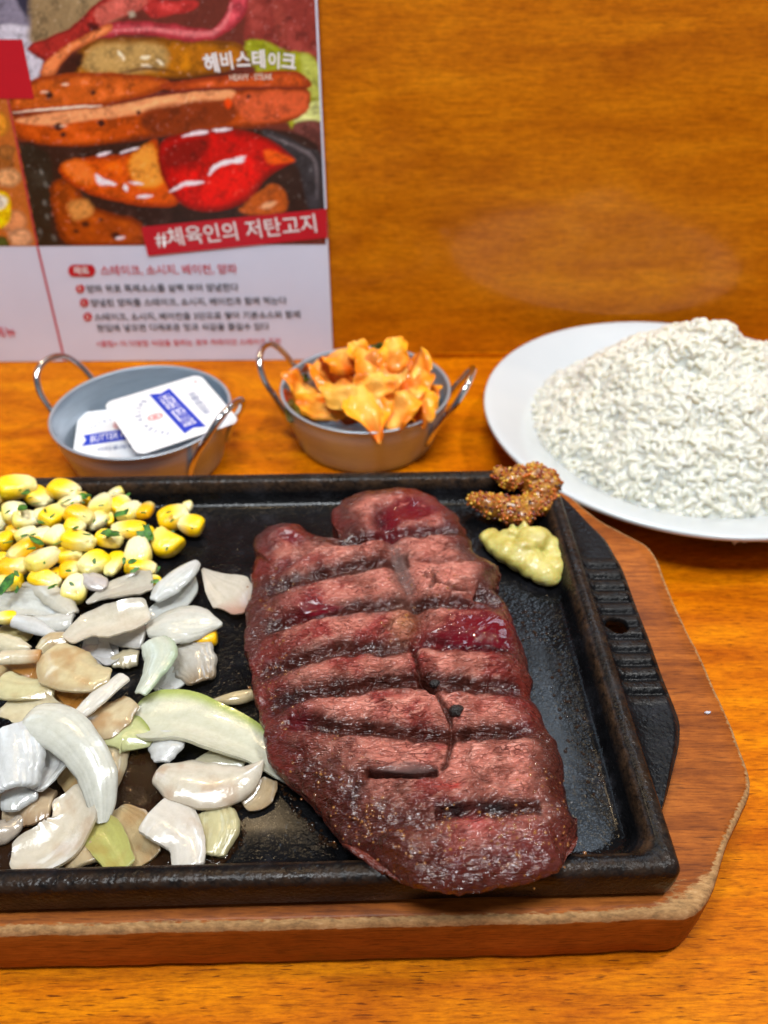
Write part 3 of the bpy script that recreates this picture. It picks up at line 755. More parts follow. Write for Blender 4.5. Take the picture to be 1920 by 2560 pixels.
sme = mesh('meat', Vs - [*sc, FZ], F, M['meat'], col=Call, extra={'raw': ap(full(raw, 0.2)), 'wet': ap(full(wet, 0.6)), 'pool': ap(full(pool, 0)), 'drop': ap(full(drop, 0.4))})
obj('meat', sme, stk)
def steak_z(x, y):
    i = np.argmin((Xs - x) ** 2 + (Ys - y) ** 2); return float(Z.reshape(-1)[i])
def juice(f, L, mt, name, h=0.0006):
    pts = [at(*f(u, v), 0.0515)[:2] for u, v in L]; sp = catmull(pts, 90, True); c = sp.mean(0); n = 90; sp = c + (sp - c) * (1 + (fbm(np.column_stack([sp * 260, np.zeros(n)]), 3)[:, None] - 0.5) * 0.5)
    V = []
    for s in (1.0, 0.93, 0.8, 0.6, 0.4, 0.2, 0.02):
        ring = c + (sp - c) * s
        for p in ring: V.append([*p, steak_z(*p) + (h if s < 0.95 else -0.0003)])
    V = np.array(V)
    lvl = np.median(V[:, 2]); 
    V[n:, 2] = np.maximum(V[n:, 2] * 0.3 + lvl * 0.7, V[n:, 2] - 0.0003)
    F = grid_faces(7, n, wrap_m=True).tolist() + [list(range(6 * n, 7 * n))]
    fade = np.repeat([0, 0.15, 0.6, 1, 1, 1, 1], n).astype(float)
    return obj(name, mesh(name, V - [*sc, FZ], F, mt, extra={'fade': fade}), stk)
juice(zA, [(1010, 680), (1090, 650), (1190, 650), (1270, 690), (1310, 780), (1320, 850), (1220, 835), (1080, 830), (960, 800), (910, 770), (960, 730)], M['juice'], 'juice')
juice(zA, [(720, 180), (830, 150), (960, 180), (1000, 215), (880, 250), (780, 300), (720, 300), (690, 240)], M['juice'], 'juice')
juice(zA, [(320, 645), (400, 600), (470, 625), (560, 632), (480, 660), (380, 675)], M['juice'], 'juice')
juice(zB, [(660, 392), (760, 375), (860, 370), (960, 395), (860, 412), (740, 408)], M['gel'], 'juice')
juice(zA, [(730, 340), (780, 345), (800, 400), (850, 500), (870, 590), (830, 590), (780, 500), (745, 420)], M['gel'], 'juice')
# beads of fat on the meat
dV, dF = [], []
def dome(c, r, V_, F_, h=0.6, n=8, k=3):
    st_ = len(V_)
    for a in range(k):
        t_ = a / k * math.pi / 2
        for q_ in range(n): g = 2 * math.pi * q_ / n; V_.append((c[0] + r * math.cos(t_) * math.cos(g), c[1] + r * math.cos(t_) * math.sin(g), c[2] + r * h * math.sin(t_)))
    V_.append((c[0], c[1], c[2] + r * h))
    for a in range(k - 1):
        for q_ in range(n): F_.append([st_ + a * n + q_, st_ + a * n + (q_ + 1) % n, st_ + (a + 1) * n + (q_ + 1) % n, st_ + (a + 1) * n + q_])
    for q_ in range(n): F_.append([st_ + (k - 1) * n + q_, st_ + (k - 1) * n + (q_ + 1) % n, st_ + k * n])
for f, u, v, su, sv, cnt in ((zB, 660, 600, 80, 50, 60), (zB, 850, 760, 60, 40, 36), (zB, 1020, 690, 40, 60, 30), (zB, 1320, 720, 130, 90, 90), (zB, 1420, 430, 50, 70, 30), (zB, 480, 380, 90, 90, 36), (zA, 215, 850, 50, 130, 46), (zA, 800, 730, 50, 40, 20), (zA, 240, 560, 60, 70, 20), (zA, 980, 540, 110, 50, 34), (zB, 1540, 600, 25, 90, 20)):
    for _ in range(cnt):
        p = at(*f(rng.normal(u, su), rng.normal(v, sv)), 0.051)[:2]; i_ = np.argmin((Xs - p[0]) ** 2 + (Ys - p[1]) ** 2)
        dome((p[0] - sc[0], p[1] - sc[1], float(Z.reshape(-1)[i_]) - FZ - 0.00012), rng.uniform(0.00022, 0.00062), dV, dF)
o = obj('fat_beads', mesh('fat_beads', dV, dF, M['fat']), stk); o['kind'] = 'stuff'
# peppercorns
def pepper(px, py, r, label):
    V, N, F = blobby([(0, 0, 0, r, r * 0.9, r * 0.85), (r * 0.5, r * 0.3, 0, r * 0.7, r * 0.6, r * 0.6)], r / 7, 'p', None, disp=lambda V: (fbm(V / r * 2.2, 3) - 0.5) * r * 0.35)
    p = at(px, py, 0.0515); p[2] = steak_z(p[0], p[1]) + r * 0.45
    return tag(obj('peppercorn', mesh('peppercorn', V, F, M['pepper']), None, p), label, 'peppercorn', 'peppercorns on the steak')
pepper(*zA(948, 975), 0.0017, 'smaller black peppercorn in the seam at the middle of the steak')
pepper(*zB(1042, 150), 0.0023, 'larger black peppercorn on the steak, nearer its tip')

bV, bF = [], []
for path_, cnt, sp_ in (([(690, 1900), (705, 1960), (740, 2020), (790, 2080), (840, 2120)], 70, 5), ([(560, 2010), (600, 2060), (590, 2110), (560, 2150)], 40, 6), ([(1380, 1700), (1460, 1850), (1520, 2000)], 60, 22), ([(1300, 1500), (1350, 1620)], 30, 18), ([(470, 2170), (600, 2165), (800, 2160)], 30, 3), ([(420, 1990), (520, 1990), (640, 1960)], 40, 5)):
    pp = catmull([np.array(q_, float) for q_ in path_], 200)
    for _ in range(cnt):
        q_ = pp[rng.integers(200)] + rng.normal(0, sp_, 2); c_ = at(q_[0], q_[1], FZ + 0.0002)
        dome(c_, rng.uniform(0.00025, 0.0008), bV, bF, 0.4)
ob = obj('oil_beads', mesh('oil_beads', bV, bF, M['sauce'])); tag(ob, 'scattered tiny beads of oil on the floor of the black plate', 'oil', None, 'stuff')

# ------------------------------------------------------------------ onion slices
WHITE, CREAM, GREY, GREEN, BEIGE, BROWN, BLUE = (222, 224, 220), (222, 212, 184), (170, 166, 156), (196, 204, 140), (206, 184, 146), (166, 136, 96), (222, 226, 226)
def petal(f, L, hw, z, col, label, cup=0.0022, thick=0.0028, ribs=0.0, stain=0.0, edge=None, tip=None, roll=0.0, seed=0):
    n, mt_ = 48, 17
    zs = z if isinstance(z, (list, tuple)) else [z] * len(L)
    zs = [zz * 1.0 for zz in zs]
    cp = [at(*f(u, v), zz) for (u, v), zz in zip(L, zs)]
    depth_ = [np.linalg.norm(p - np.array([0, 0, CAM_H])) for p in cp]
    sc_ = 2.304
    hwm = [h / sc_ / F_PX * d * 1.22 for h, d in zip(hw, depth_)]
    path = catmull(cp, n); W_ = catmull([np.array([h]) for h in hwm], n)[:, 0].clip(0.0003)
    u = np.linspace(0, 1, n)
    W_ = W_ * (0.72 + 0.28 * np.sqrt(np.clip(np.minimum(u, 1 - u) / 0.05, 0, 1)))
    T = np.gradient(path, axis=0); T /= np.linalg.norm(T, axis=1)[:, None]
    side = np.cross(T, [0, 0, 1.0]); side /= np.linalg.norm(side, axis=1)[:, None]
    # sideways strips are foreshortened: widen those that run left-right
    fs = 1 / np.sqrt(side[:, 0] ** 2 + (side[:, 1] * 0.80) ** 2)
    W_ = W_ * fs
    up = np.cross(side, T)
    rl = R(roll) + 0.22 * np.sin(u * 3.3 + seed * 1.7)[:, None]; side2 = side * np.cos(rl) + up * np.sin(rl); up2 = -side * np.sin(rl) + up * np.cos(rl)
    s = np.sign(np.linspace(-1, 1, mt_)) * np.abs(np.linspace(-1, 1, mt_)) ** 0.8
    arch = cup * (0.85 if seed % 3 else -0.75) * (1 - s ** 2)
    th = thick * 0.42 * (1 - np.abs(s) ** 10 * 0.25)
    nz = (fbm(path[:, None, :] * 90 + s[None, :, None] * 0.7 + seed, 2, seed) - 0.5)
    ewob = (fbm(np.stack([u * 9, u * 0 + seed, u * 0], -1), 3, seed + 5) - 0.5) * 0.22
    mid = path[:, None] + side2[:, None] * (s[None, :, None] * (W_ * (1 + ewob))[:, None, None])
    ribv = np.cos(s * math.pi * 7)[None, :] * np.ones((n, 1))
    k0 = np.clip(W_ / max(W_.max(), 1e-6), 0.25, 1)[:, None]
    hgt = arch[None] * k0 + nz * 0.0010 + ribs * 0.00022 * ribv
    topv = mid + up2[:, None] * (hgt + th[None] * 0.5 * np.sqrt(k0))[..., None]
    botv = mid + up2[:, None] * (hgt - th[None] * 0.5 * np.sqrt(k0))[..., None]
    ring = np.concatenate([topv, botv[:, ::-1]], 1); mm = 2 * mt_
    V = ring.reshape(-1, 3)
    F = grid_faces(n, mm, wrap_m=True).tolist() + [list(range(mm))[::-1], list(range((n - 1) * mm, n * mm))]
    sring = np.concatenate([s, s[::-1]])
    c = np.ones((n, mm, 3)) * lin(*col) * np.array([1.12, 1.09, 1.02])
    st_n = fbm(ring * 160, 3, seed + 11)
    U2 = np.tile(u[:, None], (1, mm)); S2 = np.tile(sring, (n, 1))
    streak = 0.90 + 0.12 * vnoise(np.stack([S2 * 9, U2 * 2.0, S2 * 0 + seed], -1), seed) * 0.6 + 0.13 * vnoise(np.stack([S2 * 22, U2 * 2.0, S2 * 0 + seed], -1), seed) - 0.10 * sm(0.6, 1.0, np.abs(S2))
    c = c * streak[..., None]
    def ly(c, col, a): a = np.clip(a, 0, 1)[..., None]; return c * (1 - a) + lin(*col) * a
    if stain: c = ly(c, (178, 112, 40), sm(0.52 - 0.12 * stain, 0.72, st_n) * stain)
    if stain > 0.3: c = ly(c, (140, 84, 34), sm(0.5, 1.0, S2) * stain * 0.5)
    if edge: c = ly(c, edge, sm(0.55, 1.0, -S2))
    if tip: c = ly(c, tip, sm(0.55, 1.0, U2))
    loc = path[n // 2].copy(); loc[2] = path[:, 2].min()
    rib = (0.5 + 0.5 * np.cos(S2 * math.pi * 9 + 0.6 * np.sin(U2 * 5))) * (0.02 + ribs * 0.6)
    me = mesh('onion_slice', V - loc, F, M['onion'], col=c.reshape(-1, 3), extra={'rib': rib.reshape(-1)}); me.set_sharp_from_angle(angle=R(50))
    return tag(obj('onion_slice', me, None, loc), label, 'onion slice', 'sliced onions on the left of the plate')
b0 = 0.0345
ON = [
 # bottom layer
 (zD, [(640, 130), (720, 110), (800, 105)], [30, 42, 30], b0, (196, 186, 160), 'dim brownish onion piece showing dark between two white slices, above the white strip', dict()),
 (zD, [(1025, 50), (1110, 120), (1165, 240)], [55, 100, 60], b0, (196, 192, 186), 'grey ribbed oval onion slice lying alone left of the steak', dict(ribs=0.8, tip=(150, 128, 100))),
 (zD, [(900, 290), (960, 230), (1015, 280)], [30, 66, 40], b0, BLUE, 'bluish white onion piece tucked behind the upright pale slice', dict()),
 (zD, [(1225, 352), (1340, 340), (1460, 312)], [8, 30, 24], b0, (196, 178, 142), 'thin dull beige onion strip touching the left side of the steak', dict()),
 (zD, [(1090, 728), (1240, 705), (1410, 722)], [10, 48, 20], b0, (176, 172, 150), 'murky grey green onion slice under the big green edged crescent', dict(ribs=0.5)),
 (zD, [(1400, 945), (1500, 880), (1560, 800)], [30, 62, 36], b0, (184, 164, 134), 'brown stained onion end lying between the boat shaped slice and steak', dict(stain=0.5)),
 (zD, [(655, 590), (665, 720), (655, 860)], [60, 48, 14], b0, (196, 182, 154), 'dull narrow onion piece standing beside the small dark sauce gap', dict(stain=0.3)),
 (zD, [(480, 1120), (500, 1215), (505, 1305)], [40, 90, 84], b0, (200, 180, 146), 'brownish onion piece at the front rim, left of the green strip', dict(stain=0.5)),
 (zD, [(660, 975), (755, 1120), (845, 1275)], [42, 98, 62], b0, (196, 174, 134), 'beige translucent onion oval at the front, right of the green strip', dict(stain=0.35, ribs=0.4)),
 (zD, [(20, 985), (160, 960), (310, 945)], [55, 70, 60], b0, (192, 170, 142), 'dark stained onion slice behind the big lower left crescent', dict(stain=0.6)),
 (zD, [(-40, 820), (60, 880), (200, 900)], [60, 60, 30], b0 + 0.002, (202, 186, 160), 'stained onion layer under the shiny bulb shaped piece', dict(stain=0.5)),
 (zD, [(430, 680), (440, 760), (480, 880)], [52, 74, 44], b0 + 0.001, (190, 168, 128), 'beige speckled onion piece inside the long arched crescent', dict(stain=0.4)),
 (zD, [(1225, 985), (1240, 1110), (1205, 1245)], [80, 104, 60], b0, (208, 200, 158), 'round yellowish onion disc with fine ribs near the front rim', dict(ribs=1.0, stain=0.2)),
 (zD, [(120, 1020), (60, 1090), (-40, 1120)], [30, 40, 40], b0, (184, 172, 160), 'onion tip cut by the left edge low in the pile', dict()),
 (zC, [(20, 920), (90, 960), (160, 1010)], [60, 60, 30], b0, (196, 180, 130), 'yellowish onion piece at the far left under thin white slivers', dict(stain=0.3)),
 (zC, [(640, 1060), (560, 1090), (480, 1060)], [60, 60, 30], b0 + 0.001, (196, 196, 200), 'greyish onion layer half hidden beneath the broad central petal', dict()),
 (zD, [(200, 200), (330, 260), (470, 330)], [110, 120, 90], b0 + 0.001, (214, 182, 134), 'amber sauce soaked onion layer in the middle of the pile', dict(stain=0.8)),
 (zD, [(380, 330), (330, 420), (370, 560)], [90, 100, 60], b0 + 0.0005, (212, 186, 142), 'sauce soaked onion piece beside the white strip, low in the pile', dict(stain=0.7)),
 (zD, [(-20, 130), (90, 160), (220, 170)], [60, 60, 60], b0 + 0.002, (216, 190, 144), 'amber tinted onion layer at the left edge above the bulb piece', dict(stain=0.6)),
 # middle layer
 (zC, [(570, 1010), (700, 990), (840, 1000)], [18, 42, 48], 0.0375, (208, 206, 204), 'thin pale onion tail stretching left from the pointed petal', dict()),
 (zC, [(830, 915), (950, 835), (1075, 740), (1112, 650)], [22, 52, 48, 14], 0.0365, (206, 210, 210), 'pale layer directly beneath the bluish pointed onion petal', dict()),
 (zC, [(885, 790), (960, 715), (1050, 640), (1140, 565)], [22, 62, 60, 20], 0.0410, BLUE, 'bluish white pointed onion petal rising toward the back of the plate', dict(cup=0.003)),
 (zC, [(845, 965), (980, 930), (1130, 920), (1283, 925)], [40, 88, 76, 6], 0.0395, (220, 220, 212), 'broad white onion petal whose pointed tip covers a lone corn kernel', dict(ribs=0.4, cup=0.003)),
 (zC, [(1165, 603), (1255, 690), (1350, 760), (1405, 850)], [6, 60, 92, 46], 0.0360, (222, 212, 198), 'triangular onion piece with a pink juice stain against the steak', dict(tip=(196, 150, 130), ribs=0.3)),
 (zC, [(130, 703), (240, 722), (340, 790), (420, 868)], [12, 36, 46, 30], 0.0405, (212, 208, 196), 'thin translucent onion sliver just below the corn', dict()),
 (zC, [(490, 640), (555, 685), (600, 722)], [30, 46, 14], 0.0420, (204, 196, 196), 'small greyish curled onion scrap between corn kernels', dict()),
 (zC, [(-60, 775), (80, 785), (220, 812), (362, 880)], [60, 62, 50, 8], 0.0410, WHITE, 'long glossy white onion crescent at the upper left of the pile', dict(cup=0.003, ribs=0.3)),
 (zC, [(160, 888), (300, 912), (425, 905)], [6, 36, 40], 0.0395, (216, 216, 212), 'white onion sliver ending under the broad central petal', dict()),
 (zC, [(80, 900), (200, 935), (345, 1005)], [26, 36, 10], 0.0400, (218, 220, 222), 'short tapering white onion sliver left of the central petal', dict()),
 (zC, [(500, 800), (620, 735), (760, 690), (880, 668)], [12, 52, 64, 44], 0.0420, (206, 200, 188), 'translucent onion petal touching the lowest corn kernels', dict(ribs=0.4)),
 (zC, [(-30, 1015), (80, 1050), (178, 1062)], [40, 34, 8], 0.0430, (224, 216, 190), 'shiny cream onion fold at the left edge', dict()),
 (zC, [(225, 1080), (300, 1025), (400, 1000)], [24, 42, 30], 0.0420, (214, 202, 170), 'see-through onion fold left of the central petal', dict(stain=0.3)),
 (zD, [(470, 40), (580, 50), (650, 130)], [34, 62, 30], 0.0370, (210, 212, 216), 'bluish grey onion piece showing right of the beige petal', dict()),
 (zD, [(580, 592), (730, 545), (872, 600)], [16, 82, 12], 0.0370, (206, 210, 156), 'pale green leaf shaped onion slice below the white strip', dict(edge=(170, 182, 96))),
 (zD, [(985, 540), (955, 630), (930, 708)], [70, 76, 34], 0.0365, (222, 224, 226), 'short white onion stub under the left end of the green edged crescent', dict()),
 (zD, [(500, 1020), (600, 1130), (705, 1318)], [44, 70, 52], 0.0370, (190, 190, 116), 'olive green onion strip running down to the front rim', dict(stain=0.25)),
 (zD, [(-10, 260), (150, 282), (325, 268)], [66, 54, 54], 0.0425, (218, 210, 168), 'pale greenish onion strip at the left, above the bulb piece', dict(stain=0.25)),
 (zD, [(0, 105), (120, 100), (238, 92)], [32, 28, 24], 0.0445, (224, 212, 186), 'narrow cream onion strip with an amber end at the left', dict(tip=(206, 150, 90))),
 (zD, [(40, 345), (200, 392), (345, 425)], [62, 62, 34], 0.0425, (224, 212, 180), 'cream onion slice right above the shiny bulb shaped piece', dict(stain=0.3)),
 (zD, [(490, 490), (625, 450), (762, 350)], [34, 100, 56], 0.0385, (220, 202, 168), 'amber glazed onion petal lying under the white strip', dict(stain=0.6)),
 (zD, [(10, 925), (100, 905), (220, 870)], [36, 56, 24], 0.0385, (208, 212, 214), 'pale onion edge showing beneath the bulb shaped piece', dict()),
 (zD, [(290, 565), (290, 700), (195, 860)], [84, 86, 44], 0.0410, (214, 218, 222), 'ribbed silvery onion layer to the right of the shiny bulb piece', dict(ribs=1.0, cup=0.004)),
 # top layer
 (zD, [(60, 540), (80, 690), (90, 870)], [128, 128, 84], 0.0440, (222, 226, 230), 'big shiny bulb shaped onion piece with silvery ribs at the left', dict(ribs=1.0, cup=0.0055)),
 (zD, [(290, 60), (380, 160), (500, 215), (640, 205)], [56, 104, 84, 38], 0.0445, (220, 204, 164), 'wide beige onion petal with amber sauce near the middle', dict(stain=0.45, cup=0.003)),
 (zC, [(390, 1015), (520, 930), (680, 885), (855, 830)], [46, 84, 84, 52], 0.0460, (224, 216, 200), 'broadest cream white onion petal in the centre of the pile', dict(stain=0.12, cup=0.0035)),
 (zD, [(880, 5), (925, 90), (870, 210), (805, 312)], [56, 78, 50, 28], 0.0430, (212, 220, 206), 'upright pale green white onion slice, narrow at its lower end', dict(ribs=0.4, edge=(196, 214, 180))),
 (zD, [(428, 458), (570, 330), (722, 208)], [22, 38, 36], 0.0445, (230, 226, 218), 'straight bright white onion strip lying diagonally', dict(cup=0.001)),
 (zD, [(775, 432), (900, 428), (1070, 435), (1270, 510), (1470, 610), (1600, 735), (1680, 820)], [60, 112, 112, 112, 86, 44, 20], [0.0375, 0.0385, 0.0385, 0.038, 0.037, 0.035, 0.034], (220, 220, 202), 'longest onion crescent with a bright green edge, reaching under the steak', dict(edge=(184, 198, 96), cup=0.004, thick=0.005)),
 (zD, [(905, 765), (1050, 810), (1250, 845), (1410, 800), (1515, 700)], [42, 88, 84, 62, 8], 0.0375, (220, 212, 198), 'boat shaped white onion slice with a brown soaked lower edge', dict(cup=0.003, thick=0.004, stain=0.32)),
 (zD, [(150, 470), (330, 500), (450, 600), (550, 750), (582, 900), (590, 1055)], [70, 82, 84, 78, 66, 26], [0.0465, 0.047, 0.0455, 0.043, 0.040, 0.037], (220, 222, 214), 'long arched white onion crescent curving down over the pile', dict(cup=0.003, ribs=0.3)),
 (zD, [(65, 1235), (240, 1200), (370, 1110), (420, 980), (370, 880)], [44, 92, 104, 92, 54], [0.036, 0.037, 0.038, 0.039, 0.039], (222, 212, 196), 'thick white onion crescent with a browned tip in the front left', dict(stain=0.28, cup=0.003, thick=0.004)),
 (zD, [(885, 985), (985, 1050), (1075, 1165), (1085, 1318)], [84, 98, 74, 66], 0.0380, (226, 220, 212), 'smooth white onion slice bent down to the front rim', dict(cup=0.002, thick=0.004, stain=0.15)),
]
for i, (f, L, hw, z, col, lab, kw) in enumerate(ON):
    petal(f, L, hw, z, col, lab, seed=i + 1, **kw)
am = puddle('amber_glaze', [zD(*q) for q in [(170, 60), (260, 130), (420, 290), (560, 320), (480, 400), (430, 440), (330, 330), (220, 250), (60, 180), (0, 120), (60, 60)]], 0.0395, 0.0012, M['amber'], '')
tag(am, 'amber sauce glazing the onions in the middle of the pile', 'sauce')

# ------------------------------------------------------------------ corn
def kernel_mesh(kind):
    nu, nv = 22, 18
    V = []; C = []
    for i in range(nu + 1):
        t_ = i / nu; x = -math.cos(t_ * math.pi); x = math.copysign(abs(x) ** 0.8, x)
        rr = math.sin(t_ * math.pi) ** (0.38)
        w_ = (0.78 + 0.22 * sm(-1, 0.3, x)) * rr; h_ = (0.52 + 0.10 * sm(-1, 0.2, x)) * rr
        for j in range(nv):
            a = 2 * math.pi * j / nv
            cy = math.copysign(abs(math.cos(a)) ** 0.62, math.cos(a)); sz = math.copysign(abs(math.sin(a)) ** 0.7, math.sin(a))
            y = w_ * 0.86 * cy; z = h_ * sz
            xx = x * (1.0 if kind != 3 else 0.92)
            if kind == 1 and sz > 0: z -= 0.20 * math.exp(-((x - 0.1) ** 2 + y * y) / 0.12)      # dimple
            if kind == 3: xx = x; y += 0.22 * (x * x) * 1.6 - 0.2                                # bent
            if x < -0.72: z *= 0.9 + 0.25 * math.sin(5 * a); y *= 0.92 + 0.15 * math.cos(4 * a)
            V.append((xx, y, z))
            tipc = lin(*[(238, 226, 170), (238, 226, 150), (240, 230, 180), (232, 214, 110), (232, 216, 140)][kind])
            crn = lin(*[(248, 200, 8), (248, 208, 16), (240, 218, 100), (248, 204, 12), (244, 184, 8)][kind])
            k = sm([-0.8, -0.6, -0.2, -0.9, -1.0][kind], [0.3, 0.6, 1.0, 0.1, -0.1][kind], x + 0.25 * math.sin(a * 1.0 + kind))
            C.append(tipc * (1 - k) + crn * k)
    F = grid_faces(nu + 1, nv, wrap_m=True).tolist()
    return mesh('corn_kernel', V, F, M['corn'], col=np.array(C))
KM = [kernel_mesh(k) for k in range(5)]
CK = [ # u, v, half length, half width, direction of the yellow end, kind, height, label
 (100, 130, 98, 66, -150, 1, .047, 'large glossy pale yellow kernel at the top left of the corn pile'),
 (222, 190, 80, 55, 150, 0, .041, 'yellow kernel right behind the large glossy one'),
 (372, 150, 92, 58, 165, 0, .043, 'bright yellow kernel at the back, pale right side, herb strip under it'),
 (-5, 190, 60, 50, 90, 4, .042, 'kernel cut by the left edge, uppermost of those'),
 (85, 278, 66, 56, 200, 2, .046, 'cream kernel with a green fleck below the large glossy one'),
 (160, 318, 82, 46, 200, 2, .0455, 'long cream kernel lying flat, dotted with herbs'),
 (236, 292, 40, 44, 100, 2, .046, 'small cream kernel stump near the back of the pile'),
 (312, 292, 78, 58, 250, 1, .046, 'upright yellow kernel left of the plump glossy pair'),
 (405, 222, 72, 40, 195, 2, .045, 'pale kernel with a dark herb strip across its top'),
 (470, 205, 52, 44, -60, 0, .041, 'bright yellow kernel under the thin herb leaf'),
 (462, 300, 80, 62, 160, 4, .0465, 'plump golden kernel in the middle of the pile'),
 (585, 232, 76, 66, -90, 2, .043, 'square cream kernel standing at the back right'),
 (666, 168, 46, 34, 30, 2, .040, 'tiny cream kernel tip, rearmost on the right'),
 (622, 315, 46, 34, -80, 1, .040, 'small pale yellow kernel wedged below the square cream one'),
 (690, 232, 58, 50, -120, 0, .041, 'yellow kernel between the square cream one and its flecked neighbour'),
 (748, 272, 72, 58, -110, 2, .041, 'cream kernel with a large herb fleck on its left'),
 (840, 265, 72, 46, -95, 4, .040, 'golden upright kernel at the right end of the back row'),
 (432, 362, 62, 44, 170, 0, .047, 'small yellow kernel in front of the plump golden one'),
 (556, 330, 62, 48, 60, 2, .042, 'pale kernel right of the plump golden one'),
 (20, 442, 54, 54, 0, 0, .043, 'round yellow kernel at the left edge, middle row'),
 (85, 392, 44, 42, 120, 4, .041, 'small orange yellow kernel near the left edge'),
 (150, 402, 60, 42, 210, 2, .044, 'cream kernel lying above the tilted golden one'),
 (236, 412, 58, 46, 240, 2, .045, 'cream kernel with green bits, centre left'),
 (322, 412, 62, 52, 250, 2, .046, 'ragged cream kernel left of the wide yellow one'),
 (455, 442, 100, 58, 168, 1, .048, 'widest yellow kernel at the centre of the pile'),
 (630, 432, 80, 56, 170, 1, .0445, 'yellow kernel with dark herb chips on top, centre right'),
 (742, 378, 104, 54, 10, 0, .043, 'long golden kernel pointing to the right'),
 (832, 405, 56, 42, 60, 3, .038, 'small kernel coated with herbs at the right of the pile'),
 (140, 492, 92, 60, 60, 4, .046, 'tilted golden kernel with a flat top, left'),
 (5, 545, 46, 34, 0, 0, .040, 'narrow yellow kernel at the left edge'),
 (250, 547, 88, 66, 235, 2, .046, 'large cream kernel with a yellow lower end'),
 (82, 592, 86, 62, 180, 4, .044, 'deep golden kernel low on the left'),
 (402, 520, 78, 48, -170, 1, .044, 'pale yellow kernel under the widest one'),
 (540, 572, 84, 70, 60, 1, .043, 'yellow kernel with a cream lower half'),
 (655, 576, 88, 50, 90, 1, .041, 'kernel standing on its narrow side beside the square one'),
 (412, 612, 66, 50, 190, 4, .041, 'deep golden kernel low in the centre'),
 (796, 508, 86, 76, -80, 2, .040, 'square cream kernel with one green dot, right'),
 (812, 596, 100, 52, 180, 0, .039, 'long pale golden kernel at the lower right of the pile'),
 (322, 640, 52, 42, 30, 0, .039, 'small yellow kernel above the onions'),
 (50, 678, 78, 56, 10, 1, .042, 'yellow kernel with a green leaf, lowest on the left'),
 (260, 667, 92, 52, 165, 0, .042, 'yellow kernel resting against the thin onion sliver'),
 (432, 716, 80, 72, -90, 2, .041, 'blunt cream kernel among the onions'),
 (892, 672, 42, 36, -60, 1, .037, 'kernel peeking out behind the onion petal'),
 (1002, 306, 94, 70, 200, 0, .0385, 'half golden half cream kernel, leftmost of the three apart'),
 (1076, 250, 40, 34, 90, 2, .0385, 'small pale kernel tip behind the separate group'),
 (1100, 350, 78, 60, -10, 0, .0375, 'yellow kernel at the right end of the separate group'),
 (958, 445, 92, 72, -35, 3, .0375, 'curved yellow kernel with a notch, front of the separate group'),
 (1172, 1005, 86, 56, 10, 4, .0350, 'lone kernel half covered by the pointed onion petal'),
 (30, 885, 60, 36, 20, 1, .0400, 'pale kernel caught under the onions at the left edge'),
 (-5, 335, 50, 50, 90, 2, .040, 'pale kernel cut by the left edge, below the topmost'),
]
for (u, v, a, b_, ang_, k, z, lab) in CK:
    px, py = zC(u, v); c = at(px, py, z); d = np.linalg.norm(c - [0, 0, CAM_H]); s_ = d / F_PX / 2.304
    al = R(ang_); vert = 0.62 + 0.0
    L_ = a * s_ * (1 + 0.25 * abs(math.sin(al))); Wd = b_ * s_ * (1 + 0.15 * abs(math.cos(al)))
    o = obj('corn_kernel', KM[k], None, c, (R(random.uniform(-22, 22)), R(random.uniform(-16, 16)), al))
    o.scale = (L_ * 0.86, Wd / 0.86 * 0.97, Wd * 1.12)
    tag(o, lab, 'corn kernel', 'corn kernels on the plate')
# extra kernels filling the heap below
# chopped parsley as one mass of flakes
fl_uv = []
for (u, v, a, b_, ang_, k, z, lab) in CK[:-3]:
    for q in range(1): fl_uv.append((u + random.gauss(0, a * 0.45), v + random.gauss(0, b_ * 0.45), z + b_ * 0.00016 * 0.62, random.uniform(5, 15)))
for u, v, s in ((150, 162, 24), (125, 250, 26), (480, 182, 30), (500, 182, 22), (375, 215, 22), (700, 285, 28), (835, 405, 44), (850, 400, 30), (815, 418, 28), (490, 500, 34), (470, 508, 26), (240, 612, 30), (275, 618, 24), (130, 650, 30), (30, 695, 34), (635, 395, 26), (648, 408, 20), (20, 232, 26), (405, 790, 28), (415, 800, 22), (990, 388, 14), (212, 440, 26), (885, 612, 22), (205, 225, 18), (990, 325, 11), (515, 420, 24)):
    fl_uv.append((u, v, None, s))
def top_of(px, py):
    best = 0.035
    for (u, v, a, b_, ang_, k, z, lab) in CK:
        if math.hypot(u - px, v - py) < b_ * 0.9: best = max(best, z + b_ * 0.000115)
    return best
V = []; F = []
for (u, v, z, s) in fl_uv:
    z = top_of(u, v) if z is None else z
    c = at(*zC(u, v), z + 0.0006); r = s * 0.000085; a0 = random.uniform(0, 6.28); st_ = len(V)
    tilt = Euler((random.uniform(-.5, .5), random.uniform(-.5, .5), a0)).to_matrix()
    nn_ = 9
    ring = [Vector((math.cos(g) * r * 1.9 * random.uniform(0.6, 1.1), math.sin(g) * r * random.uniform(0.5, 1.1), random.uniform(-.15, .15) * r)) for g in [2 * math.pi * q / nn_ for q in range(nn_)]]
    for w_ in ring: V.append(c + np.array(tilt @ w_))
    for w_ in ring: V.append(c + np.array(tilt @ (w_ - Vector((0, 0, 0.00018)))))
    F.append([st_ + q for q in range(nn_)]); F.append([st_ + nn_ + q for q in range(nn_)][::-1])
    for q in range(nn_): F.append([st_ + q, st_ + nn_ + q, st_ + nn_ + (q + 1) % nn_, st_ + (q + 1) % nn_])
tag(obj('chopped_parsley', mesh('chopped_parsley', V, F, M['parsley'], smooth=False)), 'flakes of chopped green parsley scattered over the corn', 'parsley', None, 'stuff')

